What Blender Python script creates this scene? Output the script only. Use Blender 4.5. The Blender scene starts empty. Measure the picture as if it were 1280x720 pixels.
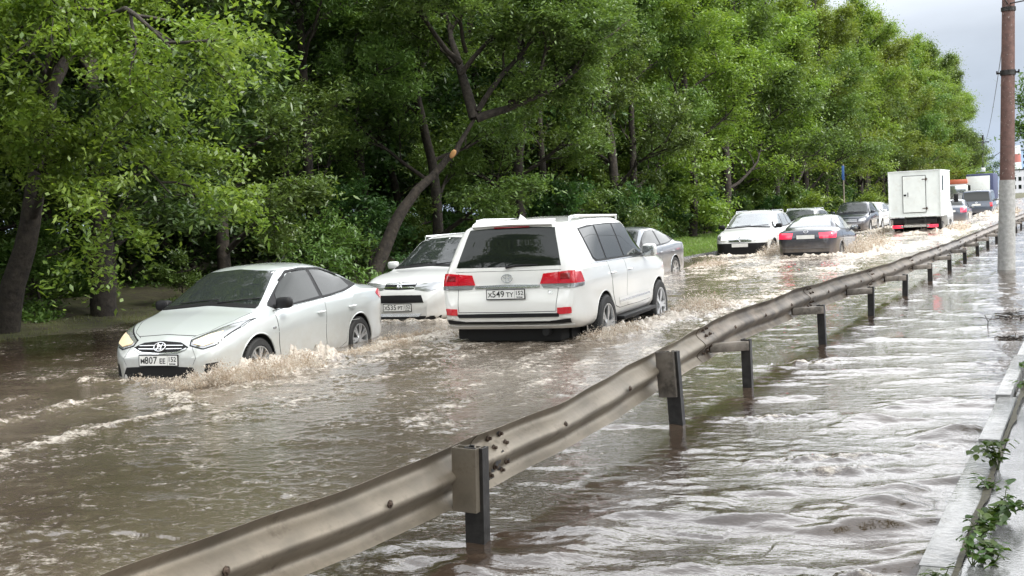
import bpy, bmesh, math, random
import numpy as np
from mathutils import Vector, Matrix, Euler
from mathutils.bvhtree import BVHTree

R = math.radians
S = bpy.context.scene
COL = S.collection
rng = np.random.default_rng(7)
random.seed(7)

# ------------------------------------------------------------------ camera, light, exposure
def make_camera():
    foc, yaw, pit, roll, h = 1452.0, 0.47, 0.064, -0.05, 1.697
    cy, sy = math.cos(yaw), math.sin(yaw)
    fw = Vector((-sy*math.cos(pit), cy*math.cos(pit), -math.sin(pit)))
    r = Vector((cy, sy, 0)); u = r.cross(fw)
    r2 = r*math.cos(roll) + u*math.sin(roll); u2 = u*math.cos(roll) - r*math.sin(roll)
    cd = bpy.data.cameras.new('camera'); co = bpy.data.objects.new('camera', cd); COL.objects.link(co)
    m = Matrix((( r2.x, u2.x, -fw.x, 0), (r2.y, u2.y, -fw.y, 0), (r2.z, u2.z, -fw.z, h), (0, 0, 0, 1)))
    co.matrix_world = m
    cd.sensor_width = 36; cd.lens = foc/1280*36; cd.clip_end = 6000; cd.clip_start = .05
    S.camera = co
make_camera()

SUN_EL, SUN_AZ = R(50), R(98)          # azimuth measured from +Y towards +X
def make_world():
    w = bpy.data.worlds.new('World'); S.world = w; w.use_nodes = True
    nt = w.node_tree; nt.nodes.clear(); N = nt.nodes.new; L = nt.links.new
    out = N('ShaderNodeOutputWorld'); bg = N('ShaderNodeBackground'); bg.inputs[1].default_value = .1
    sky = N('ShaderNodeTexSky'); sky.sky_type = 'NISHITA'; sky.sun_disc = False
    sky.sun_elevation = SUN_EL; sky.sun_rotation = SUN_AZ; sky.dust_density = 2.0
    tc = N('ShaderNodeTexCoord'); sep = N('ShaderNodeSeparateXYZ'); L(tc.outputs['Generated'], sep.inputs[0])
    # overcast deck: brighter overhead, paler blue-grey low down
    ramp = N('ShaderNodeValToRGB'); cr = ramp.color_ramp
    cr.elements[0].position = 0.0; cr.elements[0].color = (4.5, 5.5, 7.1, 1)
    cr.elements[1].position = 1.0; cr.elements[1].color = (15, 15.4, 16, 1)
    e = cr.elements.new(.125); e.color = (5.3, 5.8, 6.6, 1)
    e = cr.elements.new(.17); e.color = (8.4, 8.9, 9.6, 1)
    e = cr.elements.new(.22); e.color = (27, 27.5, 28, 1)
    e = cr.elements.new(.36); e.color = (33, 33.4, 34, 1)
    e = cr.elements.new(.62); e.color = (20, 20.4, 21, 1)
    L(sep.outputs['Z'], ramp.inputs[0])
    mp = N('ShaderNodeMapping'); mp.inputs['Scale'].default_value = (1, 1, 3.2); L(tc.outputs['Generated'], mp.inputs[0])
    nz = N('ShaderNodeTexNoise'); nz.inputs['Scale'].default_value = 2.6; nz.inputs['Detail'].default_value = 7; nz.inputs['Roughness'].default_value = .55
    L(mp.outputs[0], nz.inputs['Vector'])
    mr = N('ShaderNodeMapRange'); mr.inputs[1].default_value = .3; mr.inputs[2].default_value = .7; mr.inputs[3].default_value = .80; mr.inputs[4].default_value = 1.18
    L(nz.outputs['Fac'], mr.inputs[0])
    mu = N('ShaderNodeMix'); mu.data_type = 'RGBA'; mu.blend_type = 'MULTIPLY'; mu.inputs[0].default_value = 1
    L(ramp.outputs[0], mu.inputs[6]); L(mr.outputs[0], mu.inputs[7])
    mx = N('ShaderNodeMix'); mx.data_type = 'RGBA'; mx.inputs[0].default_value = .88
    L(sky.outputs[0], mx.inputs[6]); L(mu.outputs[2], mx.inputs[7])
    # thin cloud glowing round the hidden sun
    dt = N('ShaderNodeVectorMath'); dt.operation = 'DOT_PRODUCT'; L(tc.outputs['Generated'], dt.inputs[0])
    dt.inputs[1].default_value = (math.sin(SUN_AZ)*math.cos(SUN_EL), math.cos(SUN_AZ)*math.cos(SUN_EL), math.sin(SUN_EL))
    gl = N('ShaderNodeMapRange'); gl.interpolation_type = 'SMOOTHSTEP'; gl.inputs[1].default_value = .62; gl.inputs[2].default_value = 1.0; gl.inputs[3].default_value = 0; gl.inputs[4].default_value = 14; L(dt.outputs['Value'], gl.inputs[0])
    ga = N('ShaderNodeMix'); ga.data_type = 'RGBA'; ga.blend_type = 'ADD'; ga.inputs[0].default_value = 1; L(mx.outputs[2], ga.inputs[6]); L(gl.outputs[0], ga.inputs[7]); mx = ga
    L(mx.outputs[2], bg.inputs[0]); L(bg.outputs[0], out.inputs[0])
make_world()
def make_sun():
    ld = bpy.data.lights.new('sun', 'SUN'); ld.energy = 2.7; ld.angle = R(16); ld.color = (1, .95, .86)
    lo = bpy.data.objects.new('sun', ld); COL.objects.link(lo)
    d = Vector((math.sin(SUN_AZ)*math.cos(SUN_EL), math.cos(SUN_AZ)*math.cos(SUN_EL), math.sin(SUN_EL)))
    lo.rotation_euler = d.to_track_quat('Z', 'Y').to_euler()
make_sun()
vs = S.view_settings
vs.view_transform = 'Standard'; vs.look = 'None'; vs.gamma = 1; vs.exposure = 0.46; vs.use_curve_mapping = False
try:
    S.cycles.max_bounces = 8; S.cycles.transparent_max_bounces = 16
except Exception: pass

# ------------------------------------------------------------------ helpers
def tag(o, label=None, cat=None, group=None, kind=None):
    if label: o['label'] = label
    if cat: o['category'] = cat
    if group: o['group'] = group
    if kind: o['kind'] = kind
    return o
def empty(name, loc=(0, 0, 0), rz=0, **k):
    o = bpy.data.objects.new(name, None); COL.objects.link(o); o.location = loc; o.rotation_euler = (0, 0, rz)
    o.empty_display_size = .2
    return tag(o, **k)
class MB:
    def __init__(s): s.v = []; s.f = []; s.m = []
    def add(s, v, f, mi=0):
        n = len(s.v); s.v += [tuple(map(float, p)) for p in v]; s.f += [tuple(i+n for i in q) for q in f]; s.m += [mi]*len(f); return s
    def box(s, c, d, mi=0, mat=None, bev=0):
        x, y, z = d[0]/2, d[1]/2, d[2]/2
        if bev <= 0:
            v = [(-x,-y,-z),(x,-y,-z),(x,y,-z),(-x,y,-z),(-x,-y,z),(x,-y,z),(x,y,z),(-x,y,z)]
            f = [(0,3,2,1),(4,5,6,7),(0,1,5,4),(1,2,6,5),(2,3,7,6),(3,0,4,7)]
        else:
            v, f = bevbox((d[0], d[1], d[2]), bev)
        M = mat if mat is not None else Matrix.Identity(3)
        v = [M @ Vector(p) + Vector(c) for p in v]
        return s.add(v, f, mi)
    def tube(s, pts, rad, n=8, mi=0, closed=False, cap=True):
        pts = [Vector(p) for p in pts]; k = len(pts)
        rad = rad if hasattr(rad, '__len__') else [rad]*k
        v = []; f = []; up = None
        for i, p in enumerate(pts):
            a = pts[(i+1) % k] if (closed or i < k-1) else p; b = pts[i-1] if (closed or i > 0) else p
            t = (a-b).normalized()
            if up is None: up = Vector((0, 0, 1)) if abs(t.z) < .9 else Vector((1, 0, 0))
            sx = t.cross(up).normalized(); up = sx.cross(t).normalized()
            for j in range(n):
                an = 2*math.pi*j/n; v.append(p + (sx*math.cos(an) + up*math.sin(an))*rad[i])
        for i in range(k if closed else k-1):
            for j in range(n):
                a, b = i*n+j, i*n+(j+1) % n; c, d = ((i+1) % k)*n+(j+1) % n, ((i+1) % k)*n+j
                f.append((a, b, c, d))
        if cap and not closed: f += [tuple(range(n))[::-1], tuple(range((k-1)*n, k*n))]
        return s.add(v, f, mi)
    def lathe(s, prof, n=32, axis='y', c=(0, 0, 0), mi=0):
        v = []; f = []
        for (r, h) in prof:
            for j in range(n):
                a = 2*math.pi*j/n; ca, sa = r*math.cos(a), r*math.sin(a)
                v.append({'y': (c[0]+ca, c[1]+h, c[2]+sa), 'z': (c[0]+ca, c[1]+sa, c[2]+h), 'x': (c[0]+h, c[1]+ca, c[2]+sa)}[axis])
        for i in range(len(prof)-1):
            for j in range(n): f.append((i*n+j, i*n+(j+1) % n, (i+1)*n+(j+1) % n, (i+1)*n+j))
        return s.add(v, f, mi)
    def build(s, name, mats, parent=None, ang=35, **k):
        me = bpy.data.meshes.new(name); me.from_pydata(s.v, [], s.f)
        if not isinstance(mats, (list, tuple)): mats = [mats]
        for m in mats: me.materials.append(m)
        if len(mats) > 1: me.polygons.foreach_set('material_index', s.m)
        return link(name, me, parent, ang, **k)
def link(name, me, parent=None, ang=35, **k):
    me.validate()
    if ang: 
        me.polygons.foreach_set('use_smooth', [True]*len(me.polygons)); me.set_sharp_from_angle(angle=R(ang))
    me.update()
    o = bpy.data.objects.new(name, me); COL.objects.link(o)
    if parent is not None: o.parent = parent
    return tag(o, **k)
def bevbox(d, bev):
    bm = bmesh.new(); bmesh.ops.create_cube(bm, size=1); bmesh.ops.scale(bm, vec=Vector(d), verts=bm.verts)
    bmesh.ops.bevel(bm, geom=list(bm.edges), offset=bev*.5*min(d), segments=2, affect='EDGES', profile=.5)
    bm.verts.index_update(); v = [tuple(q.co) for q in bm.verts]; f = [tuple(q.index for q in p.verts) for p in bm.faces]; bm.free(); return v, f
def supell(_, rad, e=.3, nu=14, nv=8):
    v = []; f = []
    sp = lambda t: math.copysign(abs(t)**e, t)
    for i in range(nv+1):
        ph = -math.pi/2 + math.pi*i/nv
        for j in range(nu):
            th = 2*math.pi*j/nu + math.pi/nu
            v.append((rad[0]*sp(math.cos(ph))*sp(math.cos(th)), rad[1]*sp(math.cos(ph))*sp(math.sin(th)), rad[2]*sp(math.sin(ph))))
    for i in range(nv):
        for j in range(nu): f.append((i*nu+j, i*nu+(j+1) % nu, (i+1)*nu+(j+1) % nu, (i+1)*nu+j))
    return v, f
def np_mesh(name, V, F, mat):
    """V (n,3) array, F (m,k) array of equal-sized faces"""
    me = bpy.data.meshes.new(name); n, m, k = len(V), len(F), F.shape[1]
    me.vertices.add(n); me.vertices.foreach_set('co', np.ascontiguousarray(V, dtype=np.float32).ravel())
    me.loops.add(m*k); me.loops.foreach_set('vertex_index', np.ascontiguousarray(F, dtype=np.int32).ravel())
    me.polygons.add(m); me.polygons.foreach_set('loop_start', np.arange(0, m*k, k, dtype=np.int32))
    me.update(calc_edges=True)
    if mat: me.materials.append(mat)
    return me
def pchip(xs, ys, x):
    xs = np.asarray(xs, float); ys = np.asarray(ys, float); h = np.diff(xs); d = np.diff(ys)/h
    m = np.zeros_like(ys); m[0] = d[0]; m[-1] = d[-1]
    for i in range(1, len(xs)-1):
        if d[i-1]*d[i] > 0:
            w1 = 2*h[i]+h[i-1]; w2 = h[i]+2*h[i-1]; m[i] = (w1+w2)/(w1/d[i-1]+w2/d[i])
    x = np.clip(x, xs[0], xs[-1]); i = np.clip(np.searchsorted(xs, x)-1, 0, len(h)-1); t = (x-xs[i])/h[i]
    return ((1+2*t)*(1-t)**2)*ys[i] + t*(1-t)**2*h[i]*m[i] + t*t*(3-2*t)*ys[i+1] + t*t*(t-1)*h[i]*m[i+1]
_perm = rng.permutation(512).astype(np.int64)
_grad = rng.uniform(0, 2*np.pi, 512)
def perlin(x, y, seed=0):
    xi = np.floor(x).astype(np.int64); yi = np.floor(y).astype(np.int64); xf = x-xi; yf = y-yi
    def g(a, b, dx, dy):
        k = _perm[(_perm[(a+seed*17) & 511] + b) & 511]; an = _grad[k]; return np.cos(an)*dx + np.sin(an)*dy
    u = xf*xf*xf*(xf*(xf*6-15)+10); v = yf*yf*yf*(yf*(yf*6-15)+10)
    a = g(xi, yi, xf, yf); b = g(xi+1, yi, xf-1, yf); c = g(xi, yi+1, xf, yf-1); d = g(xi+1, yi+1, xf-1, yf-1)
    return (a+(b-a)*u) + ((c+(d-c)*u)-(a+(b-a)*u))*v
def fbm(x, y, seed=0, o=4):
    s = 0; a = 1
    for i in range(o): s = s + a*perlin(x*2**i, y*2**i, seed+i*3); a *= .5
    return s
def sstep(a, b, x): t = np.clip((x-a)/(b-a), 0, 1); return t*t*(3-2*t)

# ------------------------------------------------------------------ materials
def mat(name, col, rough=.5, metal=0, noise=0, nscale=8, bump=0, bscale=40, coat=0, spec=.5, emit=None, es=0, col2=None, dirt=None):
    m = bpy.data.materials.new(name); m.use_nodes = True; nt = m.node_tree; b = nt.nodes['Principled BSDF']; N = nt.nodes.new; L = nt.links.new
    b.inputs['Base Color'].default_value = (*col, 1); b.inputs['Roughness'].default_value = rough; b.inputs['Metallic'].default_value = metal
    b.inputs['Specular IOR Level'].default_value = spec; b.inputs['Coat Weight'].default_value = coat; b.inputs['Coat Roughness'].default_value = .04
    if emit: b.inputs['Emission Color'].default_value = (*emit, 1); b.inputs['Emission Strength'].default_value = es
    tc = N('ShaderNodeTexCoord')
    if noise or col2:
        n = N('ShaderNodeTexNoise'); n.inputs['Scale'].default_value = nscale; n.inputs['Detail'].default_value = 6; n.inputs['Roughness'].default_value = .6; L(tc.outputs['Object'], n.inputs['Vector'])
        r = N('ShaderNodeValToRGB'); r.color_ramp.elements[0].position = .36; r.color_ramp.elements[1].position = .66
        c2 = col2 if col2 else tuple(min(1, c*(1+noise)) for c in col)
        c1 = col if col2 else tuple(c*(1-noise) for c in col)
        r.color_ramp.elements[0].color = (*c1, 1); r.color_ramp.elements[1].color = (*c2, 1)
        L(n.outputs['Fac'], r.inputs[0]); last = r.outputs[0]
        if dirt:
            n2 = N('ShaderNodeTexNoise'); n2.inputs['Scale'].default_value = dirt[1]; n2.inputs['Detail'].default_value = 8; n2.inputs['Roughness'].default_value = .7; L(tc.outputs['Object'], n2.inputs['Vector'])
            mr = N('ShaderNodeMapRange'); mr.inputs[1].default_value = dirt[2]; mr.inputs[2].default_value = dirt[3]; L(n2.outputs['Fac'], mr.inputs[0])
            mx = N('ShaderNodeMix'); mx.data_type = 'RGBA'; L(mr.outputs[0], mx.inputs[0]); L(last, mx.inputs[6]); mx.inputs[7].default_value = (*dirt[0], 1); last = mx.outputs[2]
        L(last, b.inputs['Base Color'])
    if bump:
        n = N('ShaderNodeTexNoise'); n.inputs['Scale'].default_value = bscale; n.inputs['Detail'].default_value = 5; L(tc.outputs['Object'], n.inputs['Vector'])
        bp = N('ShaderNodeBump'); bp.inputs['Strength'].default_value = .6; bp.inputs['Distance'].default_value = bump; L(n.outputs['Fac'], bp.inputs['Height']); L(bp.outputs[0], b.inputs['Normal'])
    return m
def paint(name, col, metal=0.0, dirt=(.34, .27, .2)):
    """car paint with a film of road dirt thrown up the lower body"""
    m = mat(name, col, .32, metal, coat=1.0); nt = m.node_tree; b = nt.nodes['Principled BSDF']; N = nt.nodes.new; L = nt.links.new
    tc = N('ShaderNodeTexCoord'); sep = N('ShaderNodeSeparateXYZ'); L(tc.outputs['Object'], sep.inputs[0])
    mr = N('ShaderNodeMapRange'); mr.inputs[1].default_value = .85; mr.inputs[2].default_value = .3; L(sep.outputs['Z'], mr.inputs[0])
    n = N('ShaderNodeTexNoise'); n.inputs['Scale'].default_value = 9; n.inputs['Detail'].default_value = 9; n.inputs['Roughness'].default_value = .75; L(tc.outputs['Object'], n.inputs['Vector'])
    mu = N('ShaderNodeMath'); mu.operation = 'MULTIPLY'; L(mr.outputs[0], mu.inputs[0]); L(n.outputs['Fac'], mu.inputs[1])
    mu2 = N('ShaderNodeMath'); mu2.operation = 'MULTIPLY'; L(mu.outputs[0], mu2.inputs[0]); mu2.inputs[1].default_value = .85
    mx = N('ShaderNodeMix'); mx.data_type = 'RGBA'; L(mu2.outputs[0], mx.inputs[0]); mx.inputs[6].default_value = (*col, 1); mx.inputs[7].default_value = (*dirt, 1)
    L(mx.outputs[2], b.inputs['Base Color'])
    return m
def glass(name, col=(.012, .014, .015)):
    m = mat(name, col, .02, spec=.55); return m
def leaf_mat(name, c1, c2, trans=.42):
    m = bpy.data.materials.new(name); m.use_nodes = True; nt = m.node_tree; nt.nodes.clear(); N = nt.nodes.new; L = nt.links.new
    out = N('ShaderNodeOutputMaterial'); at = N('ShaderNodeAttribute'); at.attribute_name = 'tint'
    oi = N('ShaderNodeObjectInfo')
    r = N('ShaderNodeValToRGB'); r.color_ramp.elements[0].color = (*c1, 1); r.color_ramp.elements[1].color = (*c2, 1); L(at.outputs['Fac'], r.inputs[0])
    hs = N('ShaderNodeHueSaturation'); mr = N('ShaderNodeMapRange'); mr.inputs[3].default_value = .8; mr.inputs[4].default_value = 1.2; L(oi.outputs['Random'], mr.inputs[0]); L(mr.outputs[0], hs.inputs['Value'])
    mr2 = N('ShaderNodeMapRange'); mr2.inputs[3].default_value = .485; mr2.inputs[4].default_value = .515; L(oi.outputs['Random'], mr2.inputs[0]); L(mr2.outputs[0], hs.inputs['Hue'])
    L(r.outputs[0], hs.inputs['Color'])
    d = N('ShaderNodeBsdfDiffuse'); t = N('ShaderNodeBsdfTranslucent'); g = N('ShaderNodeBsdfGlossy'); g.inputs['Roughness'].default_value = .42
    L(hs.outputs[0], d.inputs[0])
    tm = N('ShaderNodeMix'); tm.data_type = 'RGBA'; tm.blend_type = 'MULTIPLY'; tm.inputs[0].default_value = 1; L(hs.outputs[0], tm.inputs[6]); tm.inputs[7].default_value = (1.2, 1.22, .6, 1); L(tm.outputs[2], t.inputs[0])
    m1 = N('ShaderNodeMixShader'); m1.inputs[0].default_value = trans; L(d.outputs[0], m1.inputs[1]); L(t.outputs[0], m1.inputs[2])
    g.inputs['Color'].default_value = (.9, .95, .9, 1)
    m2 = N('ShaderNodeMixShader'); m2.inputs[0].default_value = .045; L(m1.outputs[0], m2.inputs[1]); L(g.outputs[0], m2.inputs[2]); L(m2.outputs[0], out.inputs[0])
    return m
M = {}
M['white'] = paint('pearl_white_paint', (.66, .66, .635))
M['cool_white'] = paint('white_paint', (.62, .635, .635))
M['silver'] = paint('silver_paint', (.56, .60, .605), .35)
M['grey_silver'] = paint('grey_silver_paint', (.19, .205, .225), .5)
M['dark_grey'] = paint('dark_grey_paint', (.06, .062, .075), .45)
M['dark_blue'] = paint('dark_blue_paint', (.026, .030, .046), .4)
M['slate'] = paint('slate_blue_paint', (.045, .058, .085), .35)
M['box_white'] = mat('box_panel_white', (.64, .67, .65), .42, noise=.05, nscale=3, dirt=((.42, .38, .3), 2.2, .55, .95))
M['glass'] = glass('tinted_glass', (.010, .013, .011)); M['glass'].node_tree.nodes['Principled BSDF'].inputs['Specular IOR Level'].default_value = .4; M['clear_glass'] = glass('windscreen_glass', (.02, .024, .024))
def beaded(m):
    nt = m.node_tree; N = nt.nodes.new; L = nt.links.new; tc = N('ShaderNodeTexCoord'); v = N('ShaderNodeTexNoise'); v.inputs['Scale'].default_value = 5.5; v.inputs['Detail'].default_value = 9; L(tc.outputs['Object'], v.inputs['Vector'])
    mr = N('ShaderNodeMapRange'); mr.inputs[1].default_value = .56; mr.inputs[2].default_value = .8; L(v.outputs['Fac'], mr.inputs[0])
    bp = N('ShaderNodeBump'); bp.inputs['Strength'].default_value = .7; bp.inputs['Distance'].default_value = .012; L(mr.outputs[0], bp.inputs['Height']); L(bp.outputs[0], nt.nodes['Principled BSDF'].inputs['Normal'])
beaded(M['clear_glass'])
M['sheen_glass'] = mat('painted_sheen_glass', (.42, .44, .45), .06, .75)  # pale metallic base paints a bright sky reflection into the glass
M['black'] = mat('black_plastic', (.012, .012, .013), .45, spec=.2, bump=.002, bscale=200)
M['rubber'] = mat('tyre_rubber', (.016, .016, .016), .7, noise=.3, bump=.004, bscale=60)
M['well'] = mat('wheel_well', (.008, .008, .008), .9)
M['chrome'] = mat('chrome', (.75, .76, .77), .14, 1)
M['alloy'] = mat('alloy_rim', (.62, .63, .64), .28, .85, noise=.06)
M['red_lamp'] = mat('red_lamp_glass', (.42, .006, .016), .12, coat=.6, emit=(1, .01, .04), es=.05)
M['red_lamp_lit'] = mat('lit_red_lamp', (.6, .01, .03), .1, coat=1, emit=(1, .04, .10), es=.75)
M['dark_red'] = mat('dark_red_lamp_glass', (.2, .005, .01), .12, coat=1)
M['clear_lamp'] = mat('clear_lamp_glass', (.34, .35, .36), .10, .6, coat=1)
M['warm_lamp'] = mat('warm_lit_lamp', (.75, .66, .5), .12, .3, coat=1, emit=(1, .66, .28), es=.38)
M['lit_lamp'] = mat('white_lit_lamp', (.9, .9, .88), .1, coat=1, emit=(1, .95, .85), es=1.2)
M['plate'] = mat('number_plate_white', (.72, .72, .70), .4, noise=.04)
M['ink'] = mat('number_plate_black', (.015, .015, .016), .5)
M['galv_far'] = mat('muddy_galvanised_steel', (.17, .14, .108), .42, .5, noise=.3, nscale=3, bump=.002, bscale=30, dirt=((.045, .034, .026), 3.2, .46, .66))
M['galv'] = mat('galvanised_steel', (.235, .203, .160), .46, .52, noise=.26, nscale=3, bump=.002, bscale=30, dirt=((.085, .065, .048), 6, .53, .75))
M['post_dark'] = mat('wet_dark_steel', (.030, .028, .027), .38, .3, noise=.4, nscale=14, bump=.002, bscale=60)
M['bolt'] = mat('rusty_bolt', (.085, .06, .045), .6, .5, noise=.4, nscale=60)
M['concrete'] = mat('pole_concrete', (.29, .29, .28), .75, noise=.18, nscale=14, bump=.012, bscale=34, dirt=((.25, .23, .2), 9, .55, .8))
M['rust'] = mat('rust_brown_paint', (.105, .055, .045), .6, noise=.25, nscale=10, bump=.004, bscale=30, dirt=((.30, .27, .25), 22, .60, .66))
M['wire'] = mat('cable_black', (.02, .02, .022), .6)
M['bark'] = mat('bark', (.014, .011, .009), .9, col2=(.042, .034, .026), nscale=9, bump=.05, bscale=11)
M['bark_pale'] = mat('pale_bark', (.05, .042, .034), .85, col2=(.12, .10, .08), nscale=9, bump=.04, bscale=12)
M['wood_scar'] = mat('fresh_wood_scar', (.42, .23, .09), .7, noise=.2)
def spray_material():
    m = bpy.data.materials.new('muddy_spray'); m.use_nodes = True; nt = m.node_tree; nt.nodes.clear(); N = nt.nodes.new; L = nt.links.new
    tc = N('ShaderNodeTexCoord'); n = N('ShaderNodeTexNoise'); n.inputs['Scale'].default_value = 7; n.inputs['Detail'].default_value = 5; L(tc.outputs['Object'], n.inputs['Vector'])
    r = N('ShaderNodeValToRGB'); r.color_ramp.elements[0].position = .38; r.color_ramp.elements[1].position = .6; r.color_ramp.elements[0].color = (.50, .40, .29, 1); r.color_ramp.elements[1].color = (.80, .74, .65, 1); L(n.outputs['Fac'], r.inputs[0])  # muddy tones by noise, with cream highlights and brown shade painted in
    d = N('ShaderNodeBsdfDiffuse'); t = N('ShaderNodeBsdfTranslucent'); g = N('ShaderNodeBsdfGlossy'); g.inputs['Roughness'].default_value = .15; x = N('ShaderNodeBsdfTransparent')
    L(r.outputs[0], d.inputs[0]); L(r.outputs[0], t.inputs[0])
    a = N('ShaderNodeMixShader'); a.inputs[0].default_value = .45; L(d.outputs[0], a.inputs[1]); L(t.outputs[0], a.inputs[2])
    b = N('ShaderNodeMixShader'); b.inputs[0].default_value = .06; L(a.outputs[0], b.inputs[1]); L(g.outputs[0], b.inputs[2])
    c = N('ShaderNodeMixShader'); c.inputs[0].default_value = .42; L(b.outputs[0], c.inputs[1]); L(x.outputs[0], c.inputs[2])
    o = N('ShaderNodeOutputMaterial'); L(c.outputs[0], o.inputs[0]); return m
M['foamspray'] = spray_material()
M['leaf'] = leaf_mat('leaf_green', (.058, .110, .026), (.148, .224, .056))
M['leaf_shade'] = leaf_mat('leaf_shaded_green', (.028, .066, .020), (.078, .145, .040))  # darker leaf copy, the shade inside the wood put into its colour
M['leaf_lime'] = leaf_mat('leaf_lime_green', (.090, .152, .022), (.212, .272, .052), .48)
M['leaf_weed'] = leaf_mat('leaf_weed', (.030, .070, .012), (.085, .135, .024), .35)
M['grass'] = leaf_mat('grass_blade', (.07, .085, .02), (.15, .15, .045), .35)

M['grass_green'] = leaf_mat('fresh_grass_blade', (.09, .17, .02), (.20, .28, .045), .35)
def water_material():
    m = bpy.data.materials.new('muddy_water'); m.use_nodes = True; nt = m.node_tree; b = nt.nodes['Principled BSDF']; N = nt.nodes.new; L = nt.links.new
    out = nt.nodes['Material Output']
    tc = N('ShaderNodeTexCoord'); at = N('ShaderNodeAttribute'); at.attribute_name = 'foam'
    def noise(scale, det, sx=1, sy=1, rot=0, rough=.6):
        mp = N('ShaderNodeMapping'); mp.inputs['Scale'].default_value = (sx, sy, 1); mp.inputs['Rotation'].default_value = (0, 0, rot); L(tc.outputs['Object'], mp.inputs[0])
        n = N('ShaderNodeTexNoise'); n.inputs['Scale'].default_value = scale; n.inputs['Detail'].default_value = det; n.inputs['Roughness'].default_value = rough; L(mp.outputs[0], n.inputs['Vector']); return n
    # mud colour
    n = noise(.9, 5); r = N('ShaderNodeValToRGB'); r.color_ramp.elements[0].position = .35; r.color_ramp.elements[1].position = .68
    r.color_ramp.elements[0].color = (.030, .019, .013, 1); r.color_ramp.elements[1].color = (.058, .041, .028, 1); L(n.outputs['Fac'], r.inputs[0])
    sa = N('ShaderNodeAttribute'); sa.attribute_name = 'silt'; sm = N('ShaderNodeMix'); sm.data_type = 'RGBA'; L(sa.outputs['Fac'], sm.inputs[0]); L(r.outputs[0], sm.inputs[6]); sm.inputs[7].default_value = (.165, .137, .106, 1); L(sm.outputs[2], b.inputs['Base Color'])
    b.inputs['Roughness'].default_value = .02; b.inputs['IOR'].default_value = 1.5; b.inputs['Specular IOR Level'].default_value = .85
    n1 = noise(7, 4, 1, 1.5, -.4); n2 = noise(26, 3, 1, 1.6, -.3)
    ad = N('ShaderNodeMath'); ad.operation = 'MULTIPLY_ADD'; L(n2.outputs['Fac'], ad.inputs[0]); ad.inputs[1].default_value = .3; L(n1.outputs['Fac'], ad.inputs[2])
    bp = N('ShaderNodeBump'); bp.inputs['Strength'].default_value = .8; bp.inputs['Distance'].default_value = .009; L(ad.outputs[0], bp.inputs['Height']); L(bp.outputs[0], b.inputs['Normal'])
    # foam
    f = N('ShaderNodeBsdfPrincipled'); f.inputs['Roughness'].default_value = .45
    nf = noise(17, 7, 1, 1.5, -.4, .72); nc = noise(5, 5, 1, 1.4, -.4, .65)
    fr = N('ShaderNodeValToRGB'); fr.color_ramp.elements[0].position = .3; fr.color_ramp.elements[1].position = .7
    fr.color_ramp.elements[0].color = (.24, .175, .12, 1); fr.color_ramp.elements[1].color = (.74, .70, .63, 1); L(nf.outputs['Fac'], fr.inputs[0]); L(fr.outputs[0], f.inputs['Base Color'])
    bf = N('ShaderNodeBump'); bf.inputs['Strength'].default_value = 1; bf.inputs['Distance'].default_value = .03; L(nf.outputs['Fac'], bf.inputs['Height']); L(bf.outputs[0], f.inputs['Normal'])
    m1 = N('ShaderNodeMath'); m1.operation = 'ADD'; L(nf.outputs['Fac'], m1.inputs[0]); L(nc.outputs['Fac'], m1.inputs[1])
    m2 = N('ShaderNodeMath'); m2.operation = 'ADD'; L(m1.outputs[0], m2.inputs[0]); L(at.outputs['Fac'], m2.inputs[1])
    mr = N('ShaderNodeMapRange'); mr.interpolation_type = 'SMOOTHSTEP'; mr.inputs[1].default_value = 1.24; mr.inputs[2].default_value = 1.62; L(m2.outputs[0], mr.inputs[0])
    mx = N('ShaderNodeMixShader'); L(mr.outputs[0], mx.inputs[0]); L(b.outputs[0], mx.inputs[1]); L(f.outputs[0], mx.inputs[2]); L(mx.outputs[0], out.inputs[0])
    return m
M['water'] = water_material()
def pavement_material():
    m = mat('wet_pavement', (.11, .11, .112), .13, noise=.35, nscale=4, bump=.004, bscale=50, spec=.8); return m
M['pavement'] = pavement_material()
M['kerb'] = mat('wet_kerb_concrete', (.17, .17, .168), .24, noise=.35, nscale=7, bump=.012, bscale=26, spec=.8, dirt=((.085, .075, .06), 6, .52, .72))
M['asphalt'] = mat('asphalt', (.05, .05, .05), .7, noise=.2)
M['earth'] = mat('woodland_earth', (.035, .028, .018), .95, col2=(.075, .075, .03), nscale=1.4, bump=.05, bscale=9, dirt=((.055, .062, .02), 3.2, .5, .62))
M['far_ground'] = mat('far_ground', (.07, .09, .04), .95, noise=.3, nscale=.05)

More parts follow.
